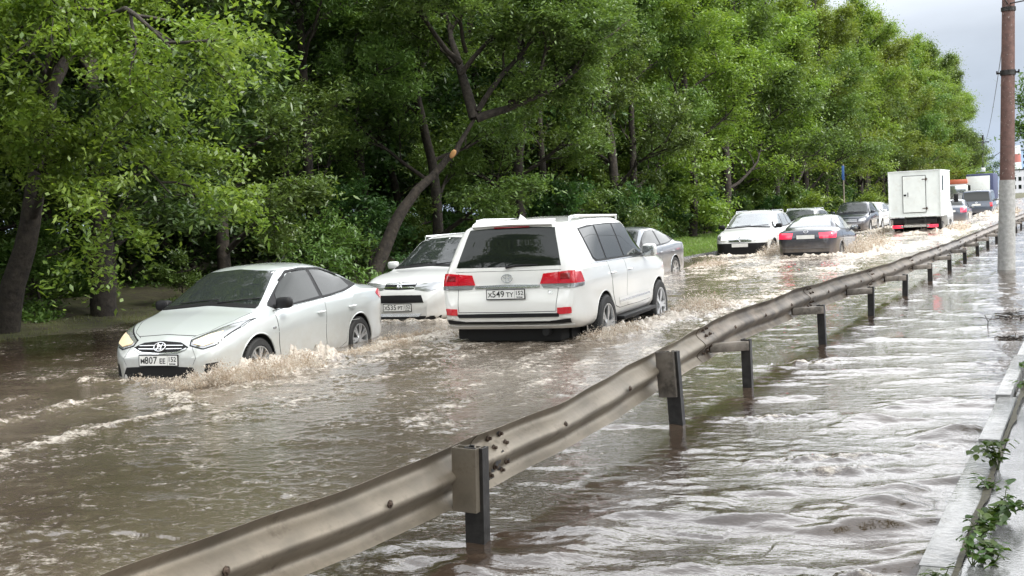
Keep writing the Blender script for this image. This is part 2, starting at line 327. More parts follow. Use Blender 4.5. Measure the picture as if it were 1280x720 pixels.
# ------------------------------------------------------------------ setting: ground, road, water, verge, pavement
WD = .27                                   # depth of flood over the carriageway
def structures():
    b = MB(); b.add([(-3000, -400, -1.0), (3000, -400, -1.0), (3000, 5000, -1.0), (-3000, 5000, -1.0)], [(0, 1, 2, 3)])
    b.build('ground', M['far_ground'], ang=0, kind='structure')
    b = MB(); b.add([(-11.2, -40, -WD), (-.7, -40, -WD), (-.7, 900, -WD), (-11.2, 900, -WD)], [(0, 1, 2, 3)])
    b.build('road', M['asphalt'], ang=0, kind='structure')
    # left verge and wood floor: a height field that climbs out of the flood
    xs = np.concatenate([np.linspace(-11.69, -20, 70), np.linspace(-20.5, -75, 45)]); ys = np.concatenate([np.linspace(-12, 70, 200), np.linspace(72, 330, 70)])
    X, Y = np.meshgrid(xs, ys, indexing='ij')
    shore = -16.3 + 4.3*sstep(22, 38, Y)
    Z = np.clip((shore-X)*.075, -.16, .42) + .02*np.clip(-18-X, 0, 50) + .03*fbm(X*.7, Y*.7, 2) + .02*fbm(X*3, Y*3, 5)
    n, k = X.shape; I = np.arange(n*k).reshape(n, k)
    F = np.stack([I[:-1, :-1], I[:-1, 1:], I[1:, 1:], I[1:, :-1]], -1).reshape(-1, 4)
    link('verge', np_mesh('verge', np.stack([X, Y, Z], -1).reshape(-1, 3), F, M['earth']), kind='structure', ang=60)
    # left kerb, just awash near the camera, dry farther on
    b = MB()
    for i in range(70):
        y = -10 + i*2.0; z = -.02 + .10*float(sstep(20, 36, np.array(y))) + random.uniform(-.008, .008)
        b.box((-11.62 + random.uniform(-.01, .01), y+1, z-.15), (.16, 1.975, .3), bev=.12)
    b.build('roadside_kerb', M['kerb'], kind='structure')
    # right kerb: long stones with one missing, pavement behind it
    b = MB(); y = 1.2; i = 0
    for ln, dx, dz, w in ((2.05, 0, .07, .17), (2.0, .012, .068, .17), (2.75, .0, .066, .16), (1.7, .01, .085, .13), (2.4, -.012, .10, .11), (2.6, .0, .085, .12), (3, 0, .07, .13), (3, 0, .07, .14), (3, 0, .07, .14), (3, 0, .07, .14), (3, 0, .07, .14)):
        b.box((-.735+dx+w/2, y+ln/2, dz-.2), (w, ln-.02, .4), bev=.06); y += ln
    b.build('pavement_kerb', M['kerb'], kind='structure', ang=40)
    xs = np.linspace(-.58, 7, 90); ys = np.linspace(-8, 60, 300); X, Y = np.meshgrid(xs, ys, indexing='ij')
    Z = .058 + .006*fbm(X*1.3, Y*1.3, 9) - .02*sstep(8.6, 9.4, Y)*sstep(.5, -.5, X)
    n, k = X.shape; I = np.arange(n*k).reshape(n, k); F = np.stack([I[:-1, :-1], I[1:, :-1], I[1:, 1:], I[:-1, 1:]], -1).reshape(-1, 4)
    link('pavement', np_mesh('pavement', np.stack([X, Y, Z], -1).reshape(-1, 3), F, M['pavement']), kind='structure', ang=60)
    b = MB(); ys = np.arange(2, 16, .05); wl = .012+.02*np.abs(fbm(ys*1.7, ys*0, 91)); wr = .012+.05*np.clip(fbm(ys*1.1, ys*0+3, 95), 0, 1)
    for i in range(len(ys)-1):
        x0 = -.572; b.add([(x0-wl[i], ys[i], .0705), (x0+wr[i], ys[i], .0705), (x0+wr[i+1], ys[i+1], .0705), (x0-wl[i+1], ys[i+1], .0705)], [(0, 1, 2, 3)])
    b.build('gutter_soil', mat('kerb_joint_soil', (.03, .026, .018), .8, col2=(.06, .055, .03), nscale=30, bump=.01, bscale=60), ang=0, kind='structure')
    b = MB(); b.add([(-60, 320, -.05), (-11.3, 320, -.05), (-11.3, 900, -.05), (-60, 900, -.05)], [(0, 1, 2, 3)]); b.add([(-.6, 60, .02), (90, 60, .02), (90, 900, .02), (-.6, 900, .02)], [(0, 1, 2, 3)])
    b.build('far_pavement', M['pavement'], ang=0, kind='structure')
structures()

# foam trails and churned patches: (x, y, radius along, radius across, heading, height, foam)
CHURN = []
def churn(x, y, a, c, rot, h, foam=1.0): CHURN.append((x, y, a, c, rot, h, foam))
def trail(p, q, w, h, foam, n=None):
    p = np.array(p, float); q = np.array(q, float); d = q-p; ln = np.hypot(*d); n = n or max(2, int(ln/(w*1.1)))
    for i in range(n):
        t = (i+.5)/n; c = p+d*t + rng.normal(0, w*.22, 2); churn(c[0], c[1], ln/n*.9, w*rng.uniform(.7, 1.3), math.atan2(d[1], d[0]), h*rng.uniform(.55, 1.3), foam*rng.uniform(.75, 1.1))
# silver saloon: bow wave, splash at front wheel, side wash, diverging wake
trail((-8.85, 9.7), (-8.55, 11.7), .20, .24, 1.1); trail((-8.7, 9.8), (-8.35, 10.7), .26, .22, 1.1)
trail((-8.3, 10.2), (-7.4, 13.5), .45, .03, .42); trail((-7.9, 12), (-6.9, 12.6), .5, .03, .4); trail((-8.4, 9.2), (-7.2, 10.5), .4, .03, .36); trail((-8.7, 11.6), (-8.45, 13.3), .2, .05, .7); trail((-8.6, 13.2), (-8.2, 14.8), .28, .09, .85); trail((-8.1, 11.2), (-7.7, 14.2), .3, .03, .42)
trail((-9.3, 9.6), (-10.6, 9.7), .16, .06, .45)
trail((-8.9, 9.2), (-7.7, 8.4), .16, .05, .5); trail((-7.7, 8.6), (-7.85, 7.4), .10, .035, .62); trail((-7.85, 7.4), (-7.6, 5.6), .13, .045, .62); trail((-7.6, 5.6), (-7.4, 4), .15, .04, .6); trail((-8.0, 7.3), (-7.9, 5.2), .2, .03, .36)
trail((-9.3, 8.9), (-9.1, 7.2), .2, .04, .42); trail((-10.2, 8.8), (-10.4, 6.6), .22, .03, .35)
# white estate: wash from all four wheels
trail((-5.85, 13.9), (-5.5, 17.4), .30, .10, .85); trail((-5.9, 17.0), (-5.3, 18.6), .34, .15, 1.0); trail((-5.9, 14.2), (-5.75, 15.5), .22, .13, .9)
trail((-6.0, 13.2), (-5.6, 11.2), .28, .03, .40); trail((-7.9, 13.4), (-8.0, 10.9), .32, .03, .44); trail((-6.9, 13.1), (-6.8, 10.9), .36, .03, .34)
trail((-8.0, 15.5), (-8.1, 18), .3, .06, .7)
trail((-5.5, 18.4), (-5.0, 21.6), .4, .05, .6); trail((-5.3, 17.5), (-4.3, 13.5), .3, .04, .55); trail((-4.9, 20), (-4.0, 16), .3, .03, .4)
# crossover behind
trail((-9.2, 16.4), (-11.0, 16.2), .2, .06, .6); trail((-9.0, 16.4), (-8.8, 20), .3, .07, .7)
# second grey saloon
trail((-9.6, 29.6), (-9.3, 31.4), .35, .14, .9); trail((-9.7, 27), (-9.5, 24.5), .4, .05, .6); trail((-9.3, 31), (-9.1, 34), .4, .05, .6)
# white crossover with lit lamps and dark saloon: much white water
trail((-9.1, 35.5), (-9.0, 39), .45, .22, 1.0); trail((-9.3, 35.6), (-11.2, 35.2), .4, .12, .8)
trail((-6.0, 34.2), (-5.6, 38.5), .45, .28, 1.0); trail((-7.9, 33.9), (-8.5, 38), .45, .25, 1.0); trail((-6.2, 34.0), (-7.8, 33.7), .3, .12, .8)
trail((-6.1, 33.5), (-5.5, 27), .6, .06, .6); trail((-7.6, 33.2), (-7.4, 25), .7, .05, .55); trail((-9.3, 35), (-8.9, 27), .6, .05, .5)
# truck, van and the cars ahead
for (x, y) in ((-5.9, 52.5), (-7.9, 52.5), (-5.7, 55), (-6.9, 51)): trail((x, y-1), (x+.1, y+2.5), .5, .22, 1.0)
for y in (78, 82, 86): trail((-6.2, y), (-5.9, y+4), .8, .4, 1.0); trail((-8.2, y-1), (-8.0, y+4), .6, .25, .9)
for (x, y) in ((-9.6, 47), (-9.5, 56), (-9.3, 60), (-9.3, 68)): trail((x, y-2), (x+.2, y+3), .5, .15, .85)
for y in range(38, 76, 5): trail((-5.2, y), (-5.4, y+5), .7, .05, .62); trail((-6.9, y-2), (-7.0, y+4), .9, .05, .6)
# open water between the vehicles and the rail
for i in range(110):
    y = 8 + 30*rng.random()**1.3; x = rng.uniform(-7.2, -3.6); churn(x, y, rng.uniform(.3, 1.1), rng.uniform(.1, .25), R(rng.uniform(70, 130)), .02, rng.uniform(.2, .45))
# right-hand channel: a few broken crests
for (x, y, a) in ((-1.62, 7.55, .5), (-1.5, 7.2, .3), (-2.35, 8.9, .3), (-.95, 5.15, .16), (-1.0, 8.1, .14), (-2.7, 12.0, .4)): churn(x, y, a, .09, R(25), .05, .42)

def water():
    a = np.concatenate([np.linspace(-75, -3, 60), np.linspace(-2.7, 54.5, 900), np.linspace(55, 120, 60)]); a = np.radians(a)
    r = 2.0*np.exp(np.linspace(0, math.log(330/2.0), 1500))
    A, RR = np.meshgrid(a, r, indexing='ij'); X = -RR*np.sin(A); Y = RR*np.cos(A)
    c, t = .90*X+.43*Y, -.43*X+.90*Y
    wx = .35*perlin(X*.5, Y*.5, 31); wy = .35*perlin(X*.5, Y*.5, 41)
    # channel on the right of the rail: long smooth rolling crests
    right = sstep(-3.9, -2.9, X)*sstep(24, 10, Y)
    env = np.clip(.62+2.3*perlin(X*.55, Y*.45, 71), .08, 1.7)*(.35+.65*sstep(13, 8, Y))
    c2, t2 = .97*X+.22*Y, -.22*X+.97*Y
    hr = (.052*perlin(c/1.0+wx, t/.46+wy, 3)*1.45 + .046*perlin(c/.52+wy*2, t/.24+wx, 7))*env + .011*perlin(c2/.28+wx, t2/.11, 11)*(.5+.5*env) + .0024*perlin(c2/.12, t2/.05, 12)
    hr = np.where(hr > 0, hr*1.1+2.2*hr*hr, hr*1.15)
    # carriageway: short confused chop
    hl = .032*perlin(X/.85+wx, Y/.60+wy, 13) + .017*perlin(X/.32, Y/.25, 17) + .011*perlin(X/.13, Y/.11, 19) + .0062*perlin(X/.06, Y/.055, 23)
    calm = sstep(-12.2, -11, X)*.75+.25
    H = hr*right + hl*(1-right*.55)*calm
    foam = np.zeros_like(X)
    chop = fbm(X/.13, Y/.13, 51, 4); chop2 = np.abs(fbm(X/.3, Y/.3, 57, 3))
    for (x, y, ra, rc, rot, h, fo) in CHURN:
        dx, dy = X-x, Y-y; m = (np.abs(dx) < 3.2*max(ra, rc)) & (np.abs(dy) < 3.2*max(ra, rc))
        if not m.any(): continue
        dx, dy = dx[m], dy[m]; u = (dx*math.cos(rot)+dy*math.sin(rot))/ra; v = (-dx*math.sin(rot)+dy*math.cos(rot))/rc
        g = np.exp(-(u*u+v*v)*.9)
        H[m] = np.maximum(H[m], H[m]*.4 + h*g*np.clip(.40+.85*chop[m]+.45*chop2[m], 0, 1.15))
        foam[m] = np.maximum(foam[m], fo*g)
    # the carriageway carries faint broken froth everywhere, its pale flecks standing in for glints
    froth_glints = .17+.20*perlin(X/1.6, Y/1.6, 61)+.12*perlin(X/.4, Y/.4, 66)+.12*sstep(8, 30, Y)*sstep(-11, -8, X)*sstep(-2.9, -3.6, X)
    foam = np.maximum(foam, np.where(X < -3.1, froth_glints, froth_glints*.25-.12))
    n, k = X.shape; I = np.arange(n*k).reshape(n, k); F = np.stack([I[:-1, :-1], I[:-1, 1:], I[1:, 1:], I[1:, :-1]], -1).reshape(-1, 4)
    me = np_mesh('flood_water', np.stack([X, Y, H], -1).reshape(-1, 3), F, M['water'])
    silt = np.clip(sstep(-2.6, -4.2, X)*sstep(-13.5, -9.5, X)*(.55+.45*sstep(4, 11, Y))*(.75+.5*perlin(X/1.7, Y/2.6, 81)), 0, 1)
    at = me.attributes.new('silt', 'FLOAT', 'POINT'); at.data.foreach_set('value', silt.astype(np.float32).ravel())
    at = me.attributes.new('foam', 'FLOAT', 'POINT'); at.data.foreach_set('value', foam.astype(np.float32).ravel())
    me.polygons.foreach_set('use_smooth', np.ones(len(F), dtype=bool)); me.update()
    o = bpy.data.objects.new('flood_water', me); COL.objects.link(o); tag(o, kind='structure')
    return o
w = water()

# ------------------------------------------------------------------ vehicles
def text_mb(s, size, bold=.0):
    cu = bpy.data.curves.new('lettering', 'FONT'); cu.body = s; cu.size = size; cu.align_x = 'CENTER'; cu.align_y = 'CENTER'; cu.offset = bold; cu.resolution_u = 2
    o = bpy.data.objects.new('lettering', cu); COL.objects.link(o); dg = bpy.context.evaluated_depsgraph_get(); dg.update()
    me = o.evaluated_get(dg).to_mesh(); v = [tuple(p.co) for p in me.vertices]; f = [tuple(p.vertices) for p in me.polygons]
    o.evaluated_get(dg).to_mesh_clear(); bpy.data.objects.remove(o); bpy.data.curves.remove(cu)
    return v, f
class Shell:
    """a closed car body lofted from curves along x (front = +x), half sections mirrored about y = 0"""
    def __init__(s, c, N=120, crown=.055):
        k = lambda n, x: pchip([p[0] for p in c[n]], [p[1] for p in c[n]], x)
        x0, x1 = c['top'][0][0], c['top'][-1][0]
        xf = np.linspace(x0, x1, 3000); zf = k('top', xf); wf = k('w', xf)
        al = np.concatenate([[0], np.cumsum(np.sqrt(np.diff(xf)**2+np.diff(zf)**2+.5*np.diff(wf)**2))]); xs = np.interp(np.linspace(0, al[-1], N), al, xf)
        zt, zb, w, bl, wr = k('top', xs), k('bot', xs), k('w', xs), k('belt', xs), k('wr', xs)
        bl = np.minimum(bl, zt-.012); zb = np.minimum(zb, bl-.05)
        g = np.clip((zt-bl-.05)/.3, 0, 1); ze = np.maximum(bl+.006, zt-.028-crown*g)
        ws = w*.955; wr = np.minimum(wr, ws-.025); h = bl-zb
        rows = [(0*w, zb), (.86*w, zb), (.955*w, zb+.05), (.988*w, zb+.18*h), (.974*w, zb+.44*h), (w, zb+.70*h), (.994*w, zb+.82*h), (.972*w, bl-.03), (ws, bl),
                ((ws*.62+wr*.38)+.012*g, bl+(ze-bl)*.36), ((ws*.22+wr*.78)+.016*g, bl+(ze-bl)*.78), (wr+.012*g, ze-.012*g), (wr-.05, ze+.030*g+.006), (wr*.55, zt-.010), (0*w, zt)]
        P = np.stack([np.stack([a, b], -1) for a, b in rows], 1)           # N, rows, 2
        for _ in range(2):                                                 # corner cutting across the section only
            Q = np.empty((N, 2*(P.shape[1]-1)+2, 2)); Q[:, 0] = P[:, 0]; Q[:, -1] = P[:, -1]
            Q[:, 1:-1:2] = P[:, :-1]*.75+P[:, 1:]*.25; Q[:, 2:-1:2] = P[:, :-1]*.25+P[:, 1:]*.75; P = Q
        K = P.shape[1]
        full = np.concatenate([P, P[:, -2:0:-1]*[-1, 1]], 1); T = full.shape[1]
        V = np.concatenate([np.repeat(xs[:, None, None], T, 1), full], 2).reshape(-1, 3)
        F = []
        for i in range(N-1):
            for j in range(T): F.append((i*T+j, (i+1)*T+j, (i+1)*T+(j+1) % T, i*T+(j+1) % T))
        F.append(tuple(range(T))); F.append(tuple(range((N-1)*T, N*T))[::-1])
        s.V = [tuple(p) for p in V]; s.F = F = [q[::-1] for q in F]
        s.bvh = BVHTree.FromPolygons(s.V, s.F)
        s.x0, s.x1 = x0, x1
    def hit(s, axis, a, b):
        sg = 1 if axis[1] == '+' else -1
        o, d = {'x': (Vector((sg*9, a, b)), Vector((-sg, 0, 0))), 'y': (Vector((a, sg*9, b)), Vector((0, -sg, 0))), 'z': (Vector((a, b, sg*9)), Vector((0, 0, -sg)))}[axis[0]]
        l, n, i, _ = s.bvh.ray_cast(o, d)
        if l is None:
            q = {'x': Vector((s.x1*.96 if sg > 0 else s.x0*.96, a, b)), 'y': Vector((a, sg*.8, b)), 'z': Vector((a, b, .9))}[axis[0]]
            l, n, i, _ = s.bvh.find_nearest(q)
        if n.dot(d) > 0: n = -n
        return l, n
def resamp(pts, n):
    p = np.array(pts, float); d = np.concatenate([[0], np.cumsum(np.hypot(*np.diff(p, axis=0).T))]); t = np.linspace(0, d[-1], n)
    return np.stack([np.interp(t, d, p[:, 0]), np.interp(t, d, p[:, 1])], -1)
def panel(mb, sh, axis, top, bot, off=.006, th=.012, nu=14, nv=7, mi=0, bulge=0):
    A, B = resamp(top, nu), resamp(bot, nu); v = []; b = []
    for j in range(nv):
        for i in range(nu):
            p = A[i]+(B[i]-A[i])*j/(nv-1); l, n = sh.hit(axis, p[0], p[1])
            e = bulge*math.sin(math.pi*i/(nu-1))*math.sin(math.pi*j/(nv-1))
            v.append(l+n*(off+e)); b.append(l+n*(off-th))
    f = [(j*nu+i, j*nu+i+1, (j+1)*nu+i+1, (j+1)*nu+i) for j in range(nv-1) for i in range(nu-1)]
    ring = [i for i in range(nu)] + [j*nu+nu-1 for j in range(1, nv)] + [(nv-1)*nu+i for i in range(nu-2, -1, -1)] + [j*nu for j in range(nv-2, 0, -1)]
    k = len(v); vv = v+[b[i] for i in ring]
    for q in range(len(ring)): a, c = ring[q], ring[(q+1) % len(ring)]; f.append((a, c, k+(q+1) % len(ring), k+q))
    # orient outward
    p0, p1, p2 = vv[f[len(f)//3][0]], vv[f[len(f)//3][1]], vv[f[len(f)//3][2]]
    mid = nu*(nv//2)+nu//2
    ff = f[:(nv-1)*(nu-1)]; q = ff[len(ff)//2]; nn = (vv[q[1]]-vv[q[0]]).cross(vv[q[2]]-vv[q[0]])
    if nn.dot(v[mid]-b[mid]) < 0: f = [t[::-1] for t in f]
    mb.add(vv, f, mi); return mb
def strip(mb, sh, axis, line, w, off=.004, th=.008, n=18, mi=0):
    p = resamp(line, n); d = np.gradient(p, axis=0); d /= np.linalg.norm(d, axis=1)[:, None]+1e-9; nn = np.stack([-d[:, 1], d[:, 0]], -1)*w/2
    return panel(mb, sh, axis, p+nn, p-nn, off, th, n, 3, mi)
def wheel(parent, x, y, r, wd, side, spokes=7, twin=True, rim=None):
    w = empty('wheel', (x, y, r)); w.parent = parent
    b = MB(); h = wd/2
    b.lathe([(r*.66, -h*.8), (r*.74, -h), (r*.93, -h), (r*.985, -h*.78), (r, -h*.45), (r, h*.45), (r*.985, h*.78), (r*.93, h), (r*.74, h), (r*.66, h*.8)], 44)
    for k in range(44):                                                    # tread blocks
        a = 2*math.pi*k/44; b.box((math.cos(a)*r*.998, 0, math.sin(a)*r*.998), (.012, wd*.8, .022), mat=Matrix.Rotation(-a, 3, 'Y'))
    b.build('tyre', M['rubber'], w, ang=40)
    b = MB(); o = side*h
    b.lathe([(r*.70, o*.86), (r*.70, o*.98), (r*.655, o*.98), (r*.63, o*.6), (r*.63, -o*.8)], 40)
    for k in range(spokes):
        a0 = 2*math.pi*k/spokes
        for da in ((-.13, .13) if twin else (0,)):
            a = a0+da; wi, wo = (.038, .050) if twin else (.06, .085)
            ri, ro = r*.10, r*.665; ca, sa = math.cos(a), math.sin(a)
            pts = []
            for (rr, ww, yy) in ((ri, wi, .86), (ro, wo, .93)):
                for sg in (-1, 1):
                    for dy in (0, -.16): pts.append((ca*rr - sa*ww*r*1.1*sg*(1.0), o*(yy+dy), sa*rr + ca*ww*r*1.1*sg))
            b.add(pts, [(0, 2, 6, 4), (0, 4, 5, 1), (2, 3, 7, 6), (1, 5, 7, 3), (0, 1, 3, 2), (4, 6, 7, 5)])
    b.lathe([(0, o*.93), (r*.16, o*.92), (r*.17, o*.6)], 20)
    b.build('rim', rim or M['alloy'], w, ang=40)
    b = MB(); b.lathe([(0, o*.28), (r*.60, o*.28), (r*.60, o*.1)], 28); b.build('brake_disc', M['post_dark'], w)
    return w
def plate(parent, x, y, z, text, reg, fx, tilt=0, blank=False):
    """number plate whose face looks along fx*x; built flat and then stood up"""
    p = MB(); p.box((0, 0, 0), (.52, .112, .008), bev=0); p.box((0, 0, -.004), (.545, .136, .008), mi=1)
    t = MB()
    m = Matrix(((0, 0, fx), (fx, 0, 0), (0, 1, 0)))
    m = m @ Matrix.Rotation(tilt, 3, 'X')
    tr = lambda q: m @ Vector(q) + Vector((x, y, z))
    mb = MB(); mb.add([tr(q) for q in p.v], p.f); mb.m = p.m
    pl = mb.build('number_plate', [M['plate'], M['black']], parent, ang=0)
    if not blank:
        b = MB()
        for s, sz, cx, cy in ((text[0], .082, -.215, -.008), (text[1:4], .118, -.10, 0), (text[4:], .086, .060, -.008), (reg, .078, .193, .012), ('RUS', .026, .178, -.040)):
            v, f = text_mb(s, sz, .0012); b.add([tr((q[0]+cx, q[1]+cy, .0062)) for q in v], f)
        for q in ((.129, 0, .003, .112),): b.add([tr((q[0]-q[2]/2, -.056, .0058)), tr((q[0]+q[2]/2, -.056, .0058)), tr((q[0]+q[2]/2, .056, .0058)), tr((q[0]-q[2]/2, .056, .0058))], [(0, 1, 2, 3)])
        b.add([tr((q[0], q[1], .0058)) for q in ((.206, -.047, 0), (.238, -.047, 0), (.238, -.033, 0), (.206, -.033, 0))], [(0, 1, 2, 3)])
        b.build('lettering', M['ink'], pl, ang=0)
    return pl
def ring_pts(cx, cy, rx, ry, n=28): return [(cx+rx*math.cos(2*math.pi*i/n), cy+ry*math.sin(2*math.pi*i/n)) for i in range(n)]
def emblem(parent, sh, axis, y, z, kind, s=1.0, off=.012):
    b = MB()
    P = lambda q: (lambda l, n: l+n*off)(*sh.hit(axis, y+q[0], z+q[1]))
    def t(pts, r, closed=False): b.tube([P(q) for q in pts], r*s, 6, closed=closed)
    sc = lambda pts: [(a*s, c*s) for a, c in pts]
    if kind == 'oval_h':
        t(sc(ring_pts(0, 0, .082, .046)), .006, True); t(sc([(-.036, -.032), (-.024, 0), (-.030, .034)]), .009); t(sc([(.030, -.034), (.024, 0), (.036, .032)]), .009); t(sc([(-.024, -.006), (0, 0), (.024, .006)]), .008)
    elif kind == 'ovals':
        t(sc(ring_pts(0, 0, .075, .052)), .006, True); t(sc(ring_pts(0, 0, .024, .050, 18)), .005, True); t(sc(ring_pts(0, .022, .050, .024, 22)), .005, True)
    elif kind == 'diamonds':
        for a in (90, 210, 330):
            d = Vector((math.cos(R(a)), math.sin(R(a)))); e = Vector((-d.y, d.x)); q = [d*.004, d*.036+e*.020, d*.068, d*.036-e*.020]
            t(sc([(p.x, p.y) for p in q]), .007, True); t(sc([(q[1].x, q[1].y), (q[3].x, q[3].y)]), .016); t(sc([(d*.018)[:], (d*.054)[:]]), .012)
    elif kind == 'lozenge':
        t(sc([(0, .085), (.048, 0), (0, -.085), (-.048, 0)]), .013, True)
    else:
        t(sc(ring_pts(0, 0, .060, .036)), .007, True); t(sc([(-.03, -.01), (0, .016), (.03, -.004)]), .008)
    return b.build('emblem', M['chrome'], parent)

CURVES = {}
# four-door saloon, 4.37 x 1.70 x 1.47
CURVES['saloon'] = dict(L=4.37, W=1.70, H=1.47, wb=2.57, fa=1.355, r=.315,
    top=[(-2.185, .70), (-2.16, .86), (-2.10, .985), (-2.0, 1.045), (-1.80, 1.075), (-1.52, 1.115), (-1.1, 1.305), (-.72, 1.425), (-.3, 1.47), (.1, 1.465), (.38, 1.425), (.7, 1.27), (1.02, 1.075), (1.2, .985), (1.5, .92), (1.85, .815), (2.05, .715), (2.14, .63), (2.185, .52)],
    bot=[(-2.185, .30), (-2.05, .24), (-1.6, .19), (1.6, .18), (2.0, .19), (2.185, .22)],
    w=[(-2.185, .58), (-2.15, .68), (-2.05, .765), (-1.85, .82), (-1.3, .845), (0, .85), (1.0, .845), (1.5, .83), (1.8, .795), (2.0, .73), (2.12, .63), (2.185, .50)],
    belt=[(-2.185, .66), (-2.1, .93), (-1.9, .985), (-1.3, 1.0), (-.4, .965), (.5, .915), (1.15, .87), (1.6, .815), (1.95, .70), (2.185, .50)],
    wr=[(-2.185, .52), (-1.9, .66), (-1.5, .67), (-.75, .555), (0, .565), (.4, .57), (.75, .63), (1.2, .72), (1.6, .70), (2.0, .58), (2.185, .42)])
# long upright estate, 4.95 x 1.98 x 1.87
CURVES['estate'] = dict(L=4.95, W=1.98, H=1.87, wb=2.85, fa=1.60, r=.395,
    top=[(-2.475, .80), (-2.455, .86), (-2.40, 1.0), (-2.385, 1.15), (-2.36, 1.26), (-2.26, 1.52), (-2.16, 1.74), (-2.09, 1.81), (-1.85, 1.84), (-1.0, 1.875), (0, 1.865), (.45, 1.815), (.75, 1.63), (1.08, 1.37), (1.2, 1.30), (1.6, 1.265), (2.1, 1.20), (2.32, 1.12), (2.42, .98), (2.475, .75)],
    bot=[(-2.475, .56), (-2.35, .47), (-2.0, .42), (2.0, .40), (2.475, .45)],
    w=[(-2.475, .80), (-2.44, .875), (-2.36, .93), (-2.2, .965), (-1.7, .985), (0, .985), (1.6, .985), (2.0, .96), (2.25, .90), (2.4, .80), (2.475, .62)],
    belt=[(-2.475, .74), (-2.42, .9), (-2.38, 1.12), (-2.30, 1.20), (-1.6, 1.22), (0, 1.19), (1.1, 1.16), (2.0, 1.10), (2.3, 1.02), (2.475, .72)],
    wr=[(-2.475, .70), (-2.38, .84), (-2.3, .80), (-2.1, .70), (-1, .72), (.4, .715), (.8, .755), (1.2, .84), (2.1, .82), (2.475, .52)])
# crossover, 4.6 x 1.8 x 1.68
CURVES['crossover'] = dict(L=4.60, W=1.80, H=1.68, wb=2.67, fa=1.38, r=.355,
    top=[(-2.30, .78), (-2.28, .9), (-2.22, 1.05), (-2.15, 1.18), (-1.95, 1.45), (-1.78, 1.58), (-1.5, 1.63), (-.7, 1.675), (0, 1.67), (.32, 1.62), (.65, 1.43), (1.05, 1.18), (1.2, 1.11), (1.6, 1.06), (2.0, .97), (2.18, .87), (2.26, .76), (2.30, .64)],
    bot=[(-2.30, .42), (-2.15, .34), (-1.8, .28), (1.8, .27), (2.1, .27), (2.30, .30)],
    w=[(-2.30, .66), (-2.26, .76), (-2.15, .83), (-1.9, .875), (-1.3, .895), (0, .90), (1.3, .895), (1.8, .86), (2.05, .80), (2.2, .71), (2.30, .56)],
    belt=[(-2.30, .72), (-2.2, 1.0), (-2.1, 1.08), (-1.4, 1.10), (0, 1.05), (1.1, 1.0), (1.7, .95), (2.1, .84), (2.30, .62)],
    wr=[(-2.30, .58), (-2.15, .72), (-1.9, .64), (-1.5, .62), (0, .64), (.35, .635), (.7, .69), (1.2, .77), (1.8, .74), (2.15, .60), (2.30, .46)])
# boxy passenger van, 4.9 x 1.90 x 1.97
CURVES['van'] = dict(L=4.90, W=1.90, H=1.95, wb=3.0, fa=1.55, r=.34,
    top=[(-2.45, .75), (-2.43, .95), (-2.39, 1.10), (-2.36, 1.30), (-2.28, 1.70), (-2.22, 1.86), (-2.05, 1.92), (-1, 1.955), (.6, 1.95), (.95, 1.90), (1.35, 1.60), (1.75, 1.24), (1.95, 1.14), (2.3, .98), (2.4, .82), (2.45, .62)],
    bot=[(-2.45, .36), (-2.3, .28), (-1.9, .24), (2.0, .24), (2.45, .28)],
    w=[(-2.45, .82), (-2.42, .90), (-2.3, .945), (-1.8, .95), (1.5, .95), (2.0, .92), (2.25, .84), (2.45, .64)],
    belt=[(-2.45, .68), (-2.4, 1.05), (-2.34, 1.14), (-1.6, 1.16), (1.0, 1.14), (1.6, 1.08), (2.1, .95), (2.45, .60)],
    wr=[(-2.45, .74), (-2.35, .84), (-2.2, .79), (-1, .80), (.8, .80), (1.2, .80), (1.8, .84), (2.2, .74), (2.45, .52)])

